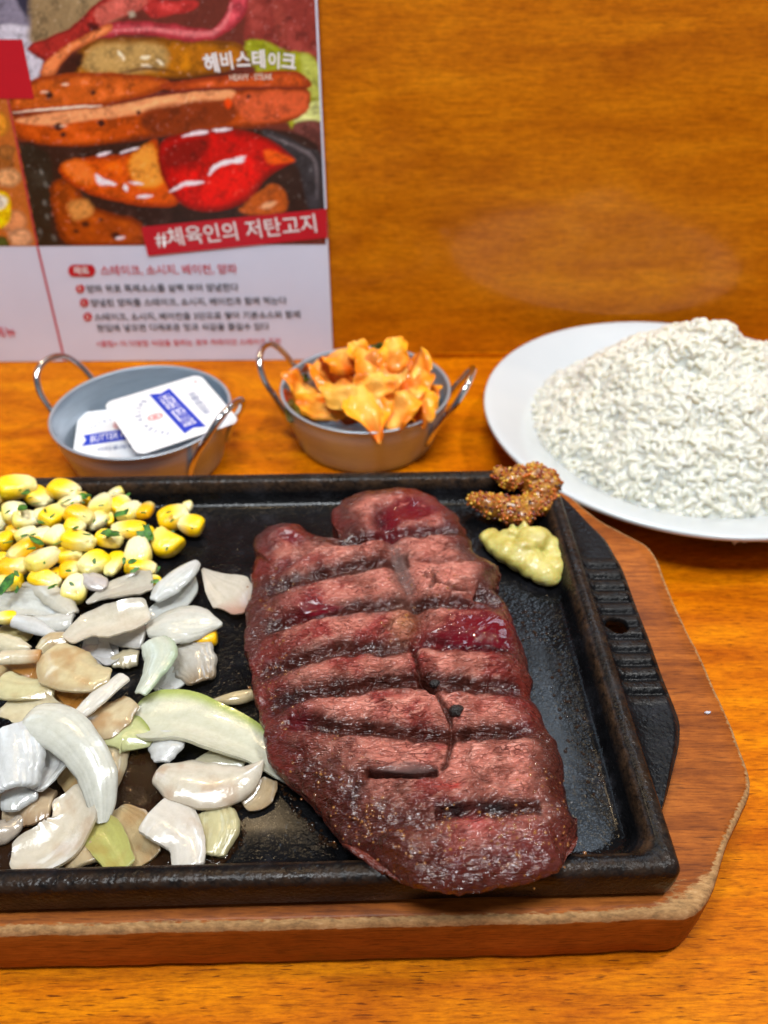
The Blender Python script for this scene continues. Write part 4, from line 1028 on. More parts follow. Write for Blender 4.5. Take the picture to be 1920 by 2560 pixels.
# ------------------------------------------------------------------ mustard
mc = at(1300, 1250, 0.040)
def mp(px, py, z): return at(px, py, z) - mc
mb = []
for px, py, z, r in ((1275, 1200, .047, .0052), (1300, 1190, .048, .0056), (1335, 1185, .048, .0058), (1365, 1195, .047, .0055), (1385, 1208, .0465, .0040), (1250, 1185, .047, .004), (1330, 1210, .044, .006), (1355, 1230, .0435, .006),
                     (1190, 1250, .039, .0042), (1215, 1258, .040, .0052), (1250, 1262, .0405, .0058), (1290, 1268, .040, .0062), (1330, 1262, .040, .0062), (1362, 1262, .040, .0052), (1310, 1292, .038, .0050), (1275, 1285, .038, .0055), (1230, 1275, .038, .0048), (1375, 1245, .041, .0045)):
    p = mp(px, py, z); mb.append((*p, r * 1.05, r * 1.0, r * 0.85))
V, N, F = blobby(mb, 0.0009, 'm', None, 2, disp=lambda V: (fbm(V * 500, 3, 8) - 0.5) * 0.0012)
mus = thing('grain_mustard', 'heap of wholegrain mustard with amber seeds on the far right corner of the plate', 'mustard', mc)
obj('mustard_paste', mesh('mustard_paste', V, F, M['paste']), mus)
def ico(sub=2):
    import bmesh
    bm = bmesh.new(); bmesh.ops.create_icosphere(bm, subdivisions=sub, radius=1)
    V_ = np.array([v.co[:] for v in bm.verts]); F_ = [[v.index for v in f.verts] for f in bm.faces]; bm.free(); return V_, F_
IV, IF = ico(1)
seed_me = [mesh('mustard_seed', IV * 0.00092, IF, mm_) for mm_ in SEEDM]
cam_dir = np.array([0, 0, CAM_H]) - mc; cam_dir /= np.linalg.norm(cam_dir)
vis = np.where((N @ cam_dir > 0.02) & (V[:, 2] > -0.006))[0]
rng.shuffle(vis); chosen = []
for i in vis:
    if all(np.sum((V[i] - V[j]) ** 2) > 0.00118 ** 2 for j in chosen): chosen.append(i)
    if len(chosen) >= 296: break
for i in chosen:
    k = rng.choice(4, p=[0.42, 0.22, 0.26, 0.10]); s_ = rng.uniform(0.75, 1.15)
    o = obj('mustard_seed', seed_me[k], mus, V[i] + N[i] * 0.00015, (rng.uniform(0, 3), 0, rng.uniform(0, 3))); o.scale = (s_, s_ * 0.92, s_ * 0.9)

# ------------------------------------------------------------------ pale green paste
gc = at(1310, 1390, 0.036)
gb = []
for px, py, z, r in ((1228, 1345, .0365, .0042), (1245, 1360, .0365, .0052), (1270, 1375, .037, .0058), (1300, 1392, .037, .0062), (1330, 1410, .0365, .0058), (1360, 1430, .036, .005), (1375, 1440, .0355, .0042),
                     (1320, 1345, .041, .0048), (1345, 1345, .0405, .0052), (1372, 1362, .0385, .0044), (1385, 1390, .037, .0042), (1385, 1418, .0365, .0044), (1310, 1365, .041, .0038), (1265, 1340, .0395, .0030), (1278, 1328, .0425, .0020)):
    p = at(px, py, z) - gc; gb.append((*p, r * 1.25, r * 1.25, r * 0.95))
V, N, F = blobby(gb, 0.0007, 'g', None, 4, disp=lambda V: (fbm(V * 150, 3, 4) - 0.5) * 0.0022)
gp = thing('green_paste', 'pale yellow green horseradish dollop on the plate between the mustard and steak', 'horseradish', gc)
obj('paste', mesh('paste', V, F, M['wasabi']), gp)
def flake(cpx, zz, w_, h_, yaw, tilt_, seed):
    n, m_ = 12, 10; U, T_ = np.meshgrid(np.linspace(-1, 1, n), np.linspace(0, 1, m_), indexing='ij')
    X = U * w_ * (1 - 0.45 * T_); Zz = T_ * h_ * (1 - 0.25 * np.abs(U)) + (fbm(np.stack([U * 2 + seed, T_ * 2, U * 0], -1), 2) - 0.5) * h_ * 0.35 * T_
    Yy = (U ** 2) * w_ * 0.5 + 0.4 * w_ * T_ ** 2
    P_ = np.stack([X, Yy, Zz], -1).reshape(-1, 3)
    rt = np.array(Euler((tilt_, 0, yaw)).to_matrix()); P_ = P_ @ rt.T + (at(*cpx, zz) - gc)
    th_ = rt @ np.array([0, 0.0009, 0]); V = np.vstack([P_, P_ + th_]); g = grid_faces(n, m_)
    F = g.tolist() + (g[:, ::-1] + n * m_).tolist()
    bnd = [i * m_ for i in range(n)] + [(n - 1) * m_ + j for j in range(1, m_)] + [i * m_ + m_ - 1 for i in range(n - 2, -1, -1)] + [j for j in range(m_ - 2, 0, -1)]
    for a, c2 in zip(bnd, bnd[1:] + bnd[:1]): F.append([c2, a, a + n * m_, c2 + n * m_])
    obj('curled_flake', mesh('curled_flake', V, F, M['wasabi']), gp)
flake((1322, 1352), .040, 0.0052, 0.0085, R(12), R(-40), 1)
flake((1280, 1345), .039, 0.0028, 0.0060, R(-10), R(-20), 2)

# ------------------------------------------------------------------ white plate and rice
PC = np.array([0.1700, 0.3915]); PR = 0.1125
pprof = [(0.0, 0.0035), (0.030, 0.0035), (0.058, 0.0035), (0.0595, 0.0), (0.0635, 0.0), (0.065, 0.0035), (0.080, 0.0095), (0.098, 0.0185), (0.1085, 0.0232), (0.1118, 0.0252), (0.1125, 0.0268), (0.1118, 0.0280), (0.1095, 0.0280), (0.104, 0.0262), (0.094, 0.0220),
         (0.086, 0.0175), (0.079, 0.0125), (0.070, 0.0085), (0.055, 0.0068), (0.03, 0.0065), (0.0, 0.0065)]
pf = catmull([np.array(p) for p in pprof], 110)
pf[:, 0] = pf[:, 0].clip(0)
V, F = lathe(pf, 160)
rp = obj('white_plate', mesh('white_plate', V, F, M['ceramic']), None, (*PC, 0.0005)); tag(rp, 'round white ceramic plate holding the mound of rice beside the wall', 'plate')

pk = at(1650, 812, 0.0); 
RC = np.array([0.178, 0.392])
def rice_h(x, y):
    dx, dy = x - RC[0], y - RC[1]
    ang_ = np.arctan2(dy, dx); r = np.hypot(dx, dy)
    Rm = 0.0935 * (1 + 0.05 * np.cos(2 * ang_ + 0.6) + 0.03 * np.sin(3 * ang_))
    q_ = np.clip(r / Rm, 0, 1)
    h = 0.064 * np.clip(1 - q_ ** 1.5, 0, 1) ** 0.86
    # ridge shifted to the back, dent in the front-left flank
    h = h * (1 + 0.10 * np.exp(-((dx + 0.016) / 0.034) ** 2 - ((dy - 0.012) / 0.03) ** 2))
    n_ = fbm(np.stack([x * 75, y * 75, x * 0], -1), 3, 91)
    n2_ = fbm(np.stack([x * 32, y * 32, x * 0 + 4], -1), 2, 92)
    return h * (0.93 + 0.14 * n_) + (n_ - 0.5) * 0.006 * (q_ < 1) + (n2_ - 0.5) * 0.008 * (q_ < 0.97) - 0.001 , q_
n = 90; th = np.linspace(0, 2 * math.pi, 120, endpoint=False); rr = np.linspace(1, 0.0, 60)
Rm_ = 0.100
X = RC[0] + np.outer(rr, np.cos(th)) * Rm_; Y = RC[1] + np.outer(rr, np.sin(th)) * Rm_
H, Q = rice_h(X, Y); Zb = np.interp(np.hypot(X - PC[0], Y - PC[1]), [0, 0.055, 0.07, 0.079, 0.086, 0.094, 0.104, 0.112], [0.0068, 0.0072, 0.009, 0.013, 0.018, 0.0225, 0.0267, 0.028])
Zt = np.where(Q >= 0.985, Zb - 0.002, np.maximum(0.0065 + H, Zb - 0.002)); 
rice_base = (*RC, 0.007)
VB = np.stack([X, Y, Zt], -1).reshape(-1, 3) - rice_base
nb_ = len(VB); VB = np.vstack([VB, VB - [0, 0, 0.004]]); gb_ = grid_faces(60, 120, wrap_m=True)
FB = gb_[:, ::-1].tolist() + (gb_ + nb_).tolist() + [[(q_ + 1) % 120, q_, q_ + nb_, (q_ + 1) % 120 + nb_] for q_ in range(120)]
NG = 6800
g_r = np.sqrt(rng.uniform(0, 1, NG)) * 0.098; g_a = rng.uniform(0, 2 * math.pi, NG)
gx = RC[0] + g_r * np.cos(g_a); gy = RC[1] + g_r * np.sin(g_a)
gh, gq = rice_h(gx, gy); ok = (gh > 0.0015) & (gq < 0.99)
gx, gy, gh = gx[ok], gy[ok], gh[ok]; NG = len(gx)
e = 0.0008
nx = -(rice_h(gx + e, gy)[0] - rice_h(gx - e, gy)[0]) / (2 * e); ny = -(rice_h(gx, gy + e)[0] - rice_h(gx, gy - e)[0]) / (2 * e)
nrm = np.column_stack([nx, ny, np.ones(NG)]); nrm /= np.linalg.norm(nrm, axis=1)[:, None]
rd = rng.normal(size=(NG, 3)); tx = rd - nrm * np.sum(rd * nrm, 1)[:, None] * rng.uniform(0.7, 1.0, NG)[:, None]; tx /= np.linalg.norm(tx, axis=1)[:, None]
ty = np.cross(nrm, tx); ty /= np.linalg.norm(ty, axis=1)[:, None]; tz = np.cross(tx, ty)
L_ = rng.uniform(0.0024, 0.0033, NG)[:, None, None]; w_ = rng.uniform(0.00112, 0.00140, NG)[:, None, None]
base_p = np.column_stack([gx, gy, 0.0065 + gh]) + nrm * rng.uniform(-0.0006, 0.0015, NG)[:, None]
cr_x = [-0.93, -0.72, -0.35, 0.0, 0.35, 0.72, 0.93]; cr_r = [0.42, 0.78, 0.97, 1.0, 0.97, 0.80, 0.45]; ns_ = 7
IV2 = [(-1, 0, 0)] + [(x_, r_ * math.cos(2 * math.pi * q_ / ns_), r_ * math.sin(2 * math.pi * q_ / ns_)) for x_, r_ in zip(cr_x, cr_r) for q_ in range(ns_)] + [(1, 0, 0)]
IF2 = []
for q_ in range(ns_):
    q2 = (q_ + 1) % ns_; IF2.append([0, 1 + q2, 1 + q_]); last = 1 + 6 * ns_
    IF2.append([last + q_, last + q2, last + ns_])
    for k_ in range(6): a_, b2 = 1 + k_ * ns_, 1 + (k_ + 1) * ns_; IF2 += [[a_ + q_, a_ + q2, b2 + q2], [a_ + q_, b2 + q2, b2 + q_]]
IVr, IFr = np.array(IV2, float), IF2
GV = IVr.copy(); bend = (GV[:, 0] ** 2) * 0.35
GVx = GV[None, :, 0, None] * L_ * tx[:, None]; GVy = (GV[None, :, 1, None]) * w_ * ty[:, None]; GVz = (GV[None, :, 2, None] - bend[None, :, None]) * w_ * tz[:, None]
V = (base_p[:, None] + GVx + GVy + GVz).reshape(-1, 3) - rice_base
IFa = np.array(IFr); F = (IFa[None] + (np.arange(NG) * len(IVr))[:, None, None]).reshape(-1, 3)
F = (F + len(VB)).tolist() + FB; V = np.vstack([VB, V])
tmp = bpy.data.meshes.new('tmp'); tmp.from_pydata(V.tolist(), [], F); to = bpy.data.objects.new('tmp', tmp); COL.objects.link(to)
md = to.modifiers.new('r', 'REMESH'); md.mode = 'VOXEL'; md.voxel_size = 0.00046
md = to.modifiers.new('s', 'SMOOTH'); md.iterations = 1; md.factor = 0.5
rme = evaluated(to); bpy.data.objects.remove(to); rme.name = 'rice_mound'
nv_ = len(rme.vertices); rv = np.zeros(nv_ * 3); rme.vertices.foreach_get('co', rv); rv = rv.reshape(-1, 3)
print('rice verts', nv_)
tn = fbm(rv * 260, 2, 5)[:, None]; rc = np.ones((nv_, 4)); rc[:, :3] = lin(196, 193, 178) * (1 - tn) + lin(212, 212, 203) * tn
ca_ = rme.color_attributes.new('Col', 'FLOAT_COLOR', 'POINT'); ca_.data.foreach_set('color', rc.ravel())
rme.materials.clear(); rme.materials.append(M['rice']); rme.polygons.foreach_set('use_smooth', [True] * len(rme.polygons))
tag(obj('rice_mound', rme, None, rice_base), 'large heap of steamed white rice on the round white plate', 'rice')

# ------------------------------------------------------------------ steel bowls
def bowl(center, label, axis_deg, Rr=0.0498, H=0.033):
    th_ = 0.0007
    pr = [(0.0, 0.0), (0.034, 0.0), (0.0400, 0.0006), (0.0418, 0.0030), (0.0442, 0.012), (0.0476, 0.024), (Rr - 0.0012, H - 0.0008), (Rr - 0.0002, H), (Rr - 0.0004, H + 0.0006), (Rr - 0.0016, H + 0.0005), (Rr - 0.0022, H - 0.0006), (0.0467, 0.024), (0.0433, 0.012), (0.0409, 0.0040), (0.0392, 0.0018), (0.034, 0.0010), (0.0, 0.0010)]
    pr = catmull([np.array(p) for p in pr], 90); pr[:, 0] = pr[:, 0].clip(0)
    V, F = lathe(pr, 128)
    b_ = thing('steel_bowl', label, 'bowl', (*center, 0.0003), None, 'small two handled steel bowls')
    obj('bowl_body', mesh('bowl_body', V, F, M['steel']), b_)
    for sgn in (0, 180):
        a = R(axis_deg + sgn); ex = np.array([math.cos(a), math.sin(a), 0]); ey = np.array([-math.sin(a), math.cos(a), 0]); ez = np.array([0, 0, 1.0])
        pts = []
        for (yy, zz, xx) in ((-0.0185, 0.0130, 0.0415), (-0.0188, 0.020, 0.0445), (-0.0182, 0.0290, 0.0492), (-0.0168, 0.0390, 0.0555), (-0.0110, 0.0475, 0.0600), (0, 0.0505, 0.0615), (0.0110, 0.0475, 0.0600), (0.0168, 0.0390, 0.0555), (0.0182, 0.0290, 0.0492), (0.0188, 0.020, 0.0445), (0.0185, 0.0130, 0.0415)):
            pts.append(ex * xx + ey * yy + ez * zz)
        V, F = tube(catmull(pts, 60), 0.00175, 12)
        h_ = obj('handle', mesh('handle', V, F, M['wire']), b_)
        for s2 in (-1, 1):                                        # flattened welded ends
            p = ex * 0.0418 + ey * 0.0186 * s2 + ez * 0.0140
            V = IV * np.array([0.0022, 0.0012, 0.0042]); rt = np.array(Euler((0, R(22), a)).to_matrix())
            obj('weld', mesh('weld', V @ rt.T + p, IF, M['wire']), h_)
    return b_
b1c = (at(111, 1050, .033) + at(577, 1040, .033))[:2] / 2; b1c[1] = (at(330, 916, .033)[1] + at(330, 1152, .033)[1]) / 2
b2c = (at(692, 990, .033) + at(1134, 990, .033))[:2] / 2; b2c[1] = (at(960, 866, .033)[1] + at(910, 1090, .033)[1]) / 2
bw1 = bowl(b1c, 'small steel bowl with wire handles holding two butter packets', -24)
bw2 = bowl(b2c, 'small steel bowl with wire handles heaped with orange kimchi', -14)

# ------------------------------------------------------------------ butter packets
def packet(name_label, origin, ex, ey, side, flip_text=False, rib_shift=0.0):
    """ex, ey: unit vectors of the lid (text runs along ex)"""
    ez = np.cross(ex, ey); rot = Matrix((ex, ey, ez)).transposed().to_4x4(); rot.translation = Vector(origin)
    p = tag(bpy.data.objects.new('butter_packet', None), name_label, 'butter packet', 'butter packets in the steel bowl'); COL.objects.link(p); p.matrix_world = rot
    def rr_(hw, r, n=8): return rrect(2 * hw, 2 * hw, r, n) - hw
    lidp = rr_(side / 2, 0.0055)
    V, F = prism(lidp, -0.0004, 0.0, 0); obj('lid', mesh('lid', V, F, M['lid'], smooth=False), p)
    rings = [(side / 2 - 0.0016, -0.0006), (side / 2 - 0.0030, -0.0010), (side / 2 - 0.0055, -0.0088), (side / 2 - 0.0075, -0.0098)]
    V = np.concatenate([np.column_stack([rr_(hw, 0.005), np.full(36, z)]) for hw, z in rings]); F = grid_faces(4, 36, wrap_m=True)[:, ::-1].tolist() + [list(range(3 * 36, 4 * 36))[::-1]]
    obj('tub', mesh('tub', V, F, M['tub']), p)
    z = 0.00025
    hw, hh, nk = side * 0.405, side * 0.105, side * 0.045
    y0 = -side * 0.06 + rib_shift
    sk = 0.06
    rp_ = [(-hw, y0 - hh - sk * hw), (hw, y0 - hh + sk * hw), (hw - nk, y0 + sk * hw), (hw, y0 + hh + sk * hw), (-hw, y0 + hh - sk * hw), (-hw + nk, y0 - sk * hw)]
    V, F = prism(rp_, 0.00008, z, 0); obj('ribbon', mesh('ribbon', V, F, M['blue'], smooth=False), p)
    def txt(body, w, x, y, m_, rot_=0, bold=0.02, z_=z + 0.0001, hs=1.0, tall=None):
        me, co, wd, base_ = text_mesh(body, m_, bold)
        s = w / wd; co = co * s; co[:, 0] -= w / 2; co[:, 1] *= (tall / co[:, 1].max() if tall else hs)
        ca, sa = math.cos(rot_), math.sin(rot_); X2 = co[:, 0] * ca - co[:, 1] * sa + x; Y2 = co[:, 0] * sa + co[:, 1] * ca + y
        me.vertices.foreach_set('co', np.column_stack([X2, Y2, np.full(len(co), z_)]).ravel()); me.update()
        return obj('lettering', me, p)
    txt('BUTTER FRESH', hw * 1.5, 0, y0 - hh * 0.58, M['white'], sk, 0.0, tall=hh * 1.16)
    txt('버터후레쉬', side * 0.42, 0, y0 - side * 0.27, M['greyblue'], 0, 0.01, z_=0.0002)
    word = 'IRISH RECIPE'
    for i, ch in enumerate(word):
        if ch == ' ': continue
        a = R(62 - 124 * i / (len(word) - 1)); rad_ = side * 0.335
        x = -math.sin(a) * rad_; y = y0 + side * 0.07 + math.cos(a) * rad_ * 0.78
        txt(ch, side * 0.034 if ch != 'I' else side * 0.012, x, y, M['greyblue'], a * 0.8, 0.02, z_=0.0002)
    V, N_, F = None, None, None
    e1 = [(math.cos(g) * side * 0.05, math.sin(g) * side * 0.075 + y0 + side * 0.215) for g in np.linspace(0, 2 * math.pi, 20, endpoint=False)]
    i1 = [(math.cos(g) * side * 0.034, math.sin(g) * side * 0.056 + y0 + side * 0.215) for g in np.linspace(0, 2 * math.pi, 20, endpoint=False)]
    V = np.vstack([np.column_stack([e1, np.full(20, z)]), np.column_stack([i1, np.full(20, z)])]); F = grid_faces(2, 20, wrap_m=True)
    obj('crest', mesh('crest', V, F, M['pink'], smooth=False), p)
    rp2 = [(q_[0] * 0.5 + 0.0, (q_[1] - y0 - side * .215) * 0.5 + y0 + side * .215) for q_ in i1]
    V, F = prism(rp2, 0.0001, z, 0); obj('crest', mesh('crest', V, F, M['pink'], smooth=False), p)
    V, F = prism([(side * 0.38 + x, -side * 0.41 + y) for x, y in ((-.0012, -.0005), (.0012, -.0005), (.0012, .0005), (-.0012, .0005))], 0.0001, z, 0)
    obj('print_mark', mesh('print_mark', V, F, M['pink'], smooth=False), p)
    return p
# lid of the upper packet: corners read off the photograph, heights solved so that it is square
cpx = {'L': (283, 1000), 'B': (372, 1130), 'R': (577, 1062), 'T': (487, 938)}
best = None
for zl in np.arange(0.018, 0.034, 0.001):
    for zb_ in np.arange(0.024, 0.038, 0.001):
        Lp, Bp = at(*cpx['L'], zl), at(*cpx['B'], zb_); ex = Lp - Bp; s_ = np.linalg.norm(ex)
        if not 0.038 < s_ < 0.058: continue
        for zr in np.arange(0.033, 0.046, 0.001):
            Rp = at(*cpx['R'], zr); ey = Rp - Bp
            Tp = Bp + ex + ey; dt = Tp - at(*cpx['T'], Tp[2])
            e_ = abs(np.linalg.norm(ey) - s_) / s_ + abs(ex @ ey) / s_ ** 2 + np.linalg.norm(dt) / s_ * 1.5
            if best is None or e_ < best[0]: best = (e_, Lp, Bp, Rp, s_, zl, zb_, zr)
print('packet fit', best[0], best[4:])
_, Lp, Bp, Rp, s_, *_z = best
exv = (Lp - Bp); ey_ = -(Rp - Bp)          # text runs from B towards L, letters' tops point away from R
cen = Bp + (exv - ey_) / 2
exv /= np.linalg.norm(exv); ey_ -= exv * (ey_ @ exv); ey_ /= np.linalg.norm(ey_); 
packet('upper butter packet leaning on the bowl rim, its blue ribbon turned sideways', cen, exv, ey_, s_ * 1.0)
k_c = at(292, 1082, 0.0165); a = R(10)
ex2 = np.array([math.cos(a), math.sin(a), 0.02]); ex2 /= np.linalg.norm(ex2); ey2 = np.array([-math.sin(a), math.cos(a), 0.10]); ey2 -= ex2 * (ey2 @ ex2); ey2 /= np.linalg.norm(ey2)
packet('lower butter packet lying flat in the bowl, half under the other one', k_c, ex2, ey2, s_ * 0.80)

# ------------------------------------------------------------------ kimchi
kb = puddle('kimchi_juice', [(735, 985), (760, 930), (830, 900), (930, 890), (1030, 905), (1085, 950), (1085, 1010), (1040, 1050), (960, 1078), (860, 1075), (780, 1045)], 0.0215, 0.0008, M['amber'], '')
tag(kb, 'orange red kimchi juice at the bottom of the right steel bowl', 'juice')
def kpiece(px, py, z, w_, h_, rot, label, col=(226, 126, 20), rib=(232, 182, 96), seed=0, curl=0.5, pointed=0.0, cat='kimchi piece'):
    w_ *= 1.28; h_ *= 1.2
    n, m_ = 20, 18; U, T_ = np.meshgrid(np.linspace(-1, 1, n), np.linspace(-1, 1, m_), indexing='ij')
    ewb = fbm(np.stack([U * 1.7 + seed * 3, T_ * 1.7, U * 0], -1), 3, seed)
    taper = 1 - pointed * sm(-0.2, 1.0, -T_)
    X = U * w_ * taper * (0.85 + 0.4 * (ewb - 0.5)); Y = T_ * h_ * (0.9 + 0.35 * (fbm(np.stack([U * 1.5, T_ + seed, U * 0 + 9], -1), 2, seed) - 0.5))
    Zz = (fbm(np.stack([U * 1.3 + seed, T_ * 1.3, U * 0 + 2], -1), 2, seed + 3) - 0.5) * w_ * 1.15 + curl * w_ * 0.22 * (U ** 2) - curl * 0.25 * w_ * T_ ** 2
    P_ = np.stack([X, Y, Zz], -1).reshape(-1, 3)
    tmpX = X * np.sqrt(1 - 0.42 * T_ ** 2); Y = Y * np.sqrt(1 - 0.42 * U ** 2); P_[:, 0] = tmpX.reshape(-1); P_[:, 1] = Y.reshape(-1)
    tk = 0.0011 + 0.0022 * np.exp(-(U / 0.35) ** 2) * (rib is not None); tk = tk * np.clip(1.05 - np.maximum(np.abs(U), np.abs(T_)) ** 6, 0.2, 1)
    V = np.vstack([P_ + np.stack([X * 0, X * 0, tk / 2], -1).reshape(-1, 3), P_ - np.stack([X * 0, X * 0, tk / 2], -1).reshape(-1, 3)])
    g = grid_faces(n, m_); F = g[:, ::-1].tolist() + (g + n * m_).tolist()
    bnd = [i * m_ for i in range(n)] + [(n - 1) * m_ + j for j in range(1, m_)] + [i * m_ + m_ - 1 for i in range(n - 2, -1, -1)] + [j for j in range(m_ - 2, 0, -1)]
    for a_, c2 in zip(bnd, bnd[1:] + bnd[:1]): F.append([a_, c2, c2 + n * m_, a_ + n * m_])
    k = fbm(np.stack([U * 1.3 + seed, T_ * 1.3, U * 0], -1), 3, seed + 7).reshape(-1); k = np.tile(k, 2)
    c = lin(*col) * (1 - sm(0.45, 0.7, k)[:, None]) + lin(col[0] * 0.86, col[1] * 0.66, col[2] * 0.5) * sm(0.45, 0.7, k)[:, None]
    if rib is not None:
        kk = np.tile(np.exp(-(U / 0.45) ** 2).reshape(-1), 2)[:, None] * (1 - sm(0.4, 0.8, k))[:, None] * 0.7; c = c * (1 - kk) + lin(*rib) * kk
    ctr_ = at(px, py, z)
    return tag(obj('kimchi_piece', mesh('kimchi_piece', V, F, M['kimchi'], col=c), None, ctr_, (R(rot[0] * 0.8), R(rot[1] * 0.9), R(rot[2]))), label, cat, 'kimchi in the right steel bowl')
OR, YO, DO, GN = (230, 128, 10), (240, 158, 28), (210, 96, 6), (96, 96, 26)
KP = [
 (770, 1000, .028, .014, .013, (10, 12, 20), 'orange kimchi piece low at the left wall of the bowl', DO, 1, .6, 0),
 (805, 1022, .027, .011, .007, (18, 0, -10), 'dark orange kimchi piece in the juice at the front left', DO, 2, .5, 0),
 (865, 1030, .028, .011, .007, (18, 5, 5), 'reddish kimchi piece beside the hanging wedge, in the juice', (200, 84, 14), 3, .4, 0),
 (1050, 1000, .029, .013, .014, (12, -22, -20), 'orange kimchi piece leaning on the right wall of the bowl', YO, 4, .6, 0),
 (1015, 1030, .030, .011, .007, (20, -8, 15), 'orange kimchi piece with pale rim at the front right', OR, 5, .5, 0),
 (990, 930, .032, .015, .013, (-10, -10, 30), 'kimchi leaf at the back right inside the bowl', DO, 6, .6, 0),
 (830, 940, .034, .017, .014, (5, 15, 30), 'wide orange kimchi leaf on the left shoulder of the heap', OR, 7, .6, 0),
 (760, 975, .034, .013, .010, (20, 20, -15), 'yellow orange kimchi tip pointing left', YO, 8, .5, .4),
 (810, 1010, .036, .015, .009, (35, 0, 0), 'ruffled orange kimchi strip across the left front', YO, 9, .8, 0),
 (1020, 975, .040, .015, .014, (30, -15, -25), 'large smooth amber kimchi leaf on the right side of the heap', (224, 128, 20), 10, .3, .1),
 (1050, 1015, .038, .009, .012, (40, -30, 10), 'narrow yellow kimchi strip right of the hanging wedge', YO, 11, .6, .3),
 (870, 985, .042, .014, .010, (30, 10, 10), 'pale ribbed kimchi heart piece in the middle of the heap', (222, 160, 60), 12, .9, 0),
 (965, 925, .046, .012, .013, (55, -5, 8), 'pale translucent kimchi stem on top of the heap', (224, 168, 84), 13, .5, .2),
 (920, 920, .047, .008, .014, (45, 20, 20), 'upright bright orange kimchi strip at the top centre', (240, 132, 12), 14, .9, .2),
 (860, 905, .044, .014, .010, (30, 10, 25), 'orange kimchi leaf at the back left of the heap', OR, 15, .6, 0),
 (895, 885, .051, .006, .008, (70, 10, 15), 'small peaked kimchi tip at the top left', YO, 16, .5, .5),
 (985, 885, .052, .008, .010, (70, -12, -10), 'tallest kimchi tip, a yellow triangle at the top right', YO, 17, .3, -.4),
 (1040, 935, .043, .009, .014, (40, -30, -20), 'yellow edged kimchi leaf along the right of the heap', (242, 168, 40), 18, .5, 0),
 (925, 1026, .0425, .0125, .0165, (30, 0, 22), 'glossy kimchi wedge hanging over the front rim of the bowl', (240, 158, 28), 19, .25, .75),
 (995, 1025, .0400, .012, .011, (42, -6, -25), 'shiny folded kimchi piece right beside the hanging wedge', (240, 150, 34), 20, .7, .2),
 (940, 965, .046, .011, .008, (35, 5, 0), 'short crinkled kimchi piece above the hanging wedge', (232, 164, 56), 21, .9, 0),
]
for (px, py, z, w_, h_, rot, lab, col, sd, cu, po) in KP: kpiece(px, py, z, w_, h_, rot, lab, col, seed=sd, curl=cu, pointed=po)
kpiece(742, 1022, .030, .006, .008, (20, 20, 0), 'dark green kimchi leaf bit at the left wall of the bowl', GN, None, 30, .6, 0)
kpiece(950, 868, .053, .0045, .003, (40, 0, 0), 'dark green scallion bit on top of the kimchi', (60, 76, 24), None, 31, .6, 0, 'scallion')
kpiece(758, 945, .034, .004, .003, (30, 10, 40), 'small green scallion bit near the left rim of the kimchi bowl', (84, 96, 28), None, 32, .6, 0, 'scallion')

# ------------------------------------------------------------------ menu card against the wall
CY0 = 0.5033
cdir = np.array([math.cos(WA), math.sin(WA), 0.0]); cnor = np.array([math.sin(WA), -math.cos(WA), 0.0])    # towards the camera
cor = np.array([0.0, CY0, 0.0])
def card(px, py):
    d = ray(px, py); o_ = np.array([0, 0, CAM_H]); k = ((cor - o_) @ cnor) / (d @ cnor); p = o_ + d * k - cor
    return np.array([p @ cdir, p[2]])
card_r = card(833, 903)[0]; 
mcard = thing('menu_card', 'printed menu card with a grilled meat photo and red Korean banner, standing against the wall', 'menu card', (*cor[:2], 0.0006), (0, 0, WA))
cw0, cw1, ch = -0.330, card_r, 0.252
def flatpart(name, pts, depth_, mt, extra_z=0):
    """outline in card coordinates, depth in front of the card face"""
    pts = np.asarray(pts, float); n = len(pts)
    V, F = prism(pts, 0.00003 + depth_ - 0.00003, depth_ + 0.0, 0)
    V3 = np.column_stack([V[:, 0], -V[:, 2], V[:, 1]])
    return V3, F
V = [(x, y, z) for z in (0, ch) for y in (-0.0, 0.0028) for x in (cw0, cw1)]
F = [(0, 2, 3, 1), (4, 5, 7, 6), (0, 1, 5, 4), (2, 6, 7, 3), (0, 4, 6, 2), (1, 3, 7, 5)]
cb = obj('card_board', mesh('card_board', V, F, M['card'], smooth=False), mcard)
def flat(name, pts, d, mt, parent=None):
    pts = np.asarray(pts, float); V = np.column_stack([pts[:, 0], np.full(len(pts), -d), pts[:, 1]])
    ar = np.sum(pts[:, 0] * np.roll(pts[:, 1], -1) - np.roll(pts[:, 0], -1) * pts[:, 1])
    f = list(range(len(pts))); f = f if ar > 0 else f[::-1]
    return obj(name, mesh(name, V, [f], mt, smooth=False), parent or mcard)

# --- the food photograph printed on the card, painted on a fine grid
GX, GZ = 430, 330
zlo = card(40, 617)[1]; zhi = ch - 0.001
gxs = np.linspace(cw0 + 0.002, cw1 - 0.0012, GX); gzs = np.linspace(zlo, zhi, GZ)
GXX, GZZ = np.meshgrid(gxs, gzs, indexing='ij')
Wp = cor[None, None] + GXX[..., None] * cdir + GZZ[..., None] * np.array([0, 0, 1.0]) - np.array([0, 0, CAM_H])
fw = np.array([0, math.cos(_t), -math.sin(_t)]); upv = np.array([0, math.sin(_t), math.cos(_t)])
dz = Wp @ fw; PU = (960 + F_PX * Wp[..., 0] / dz) * 1.728; PV = (1280 - F_PX * (Wp @ upv) / dz) * 1.728       # authoring units of the print
img = np.ones(GXX.shape + (3,)) * lin(92, 42, 34)
N1 = fbm(np.stack([PU / 40, PV / 40, PU * 0], -1), 4, 101); N2 = fbm(np.stack([PU / 12, PV / 12, PU * 0], -1), 3, 102); N3 = fbm(np.stack([PU / 90, PV / 60, PU * 0], -1), 3, 103)
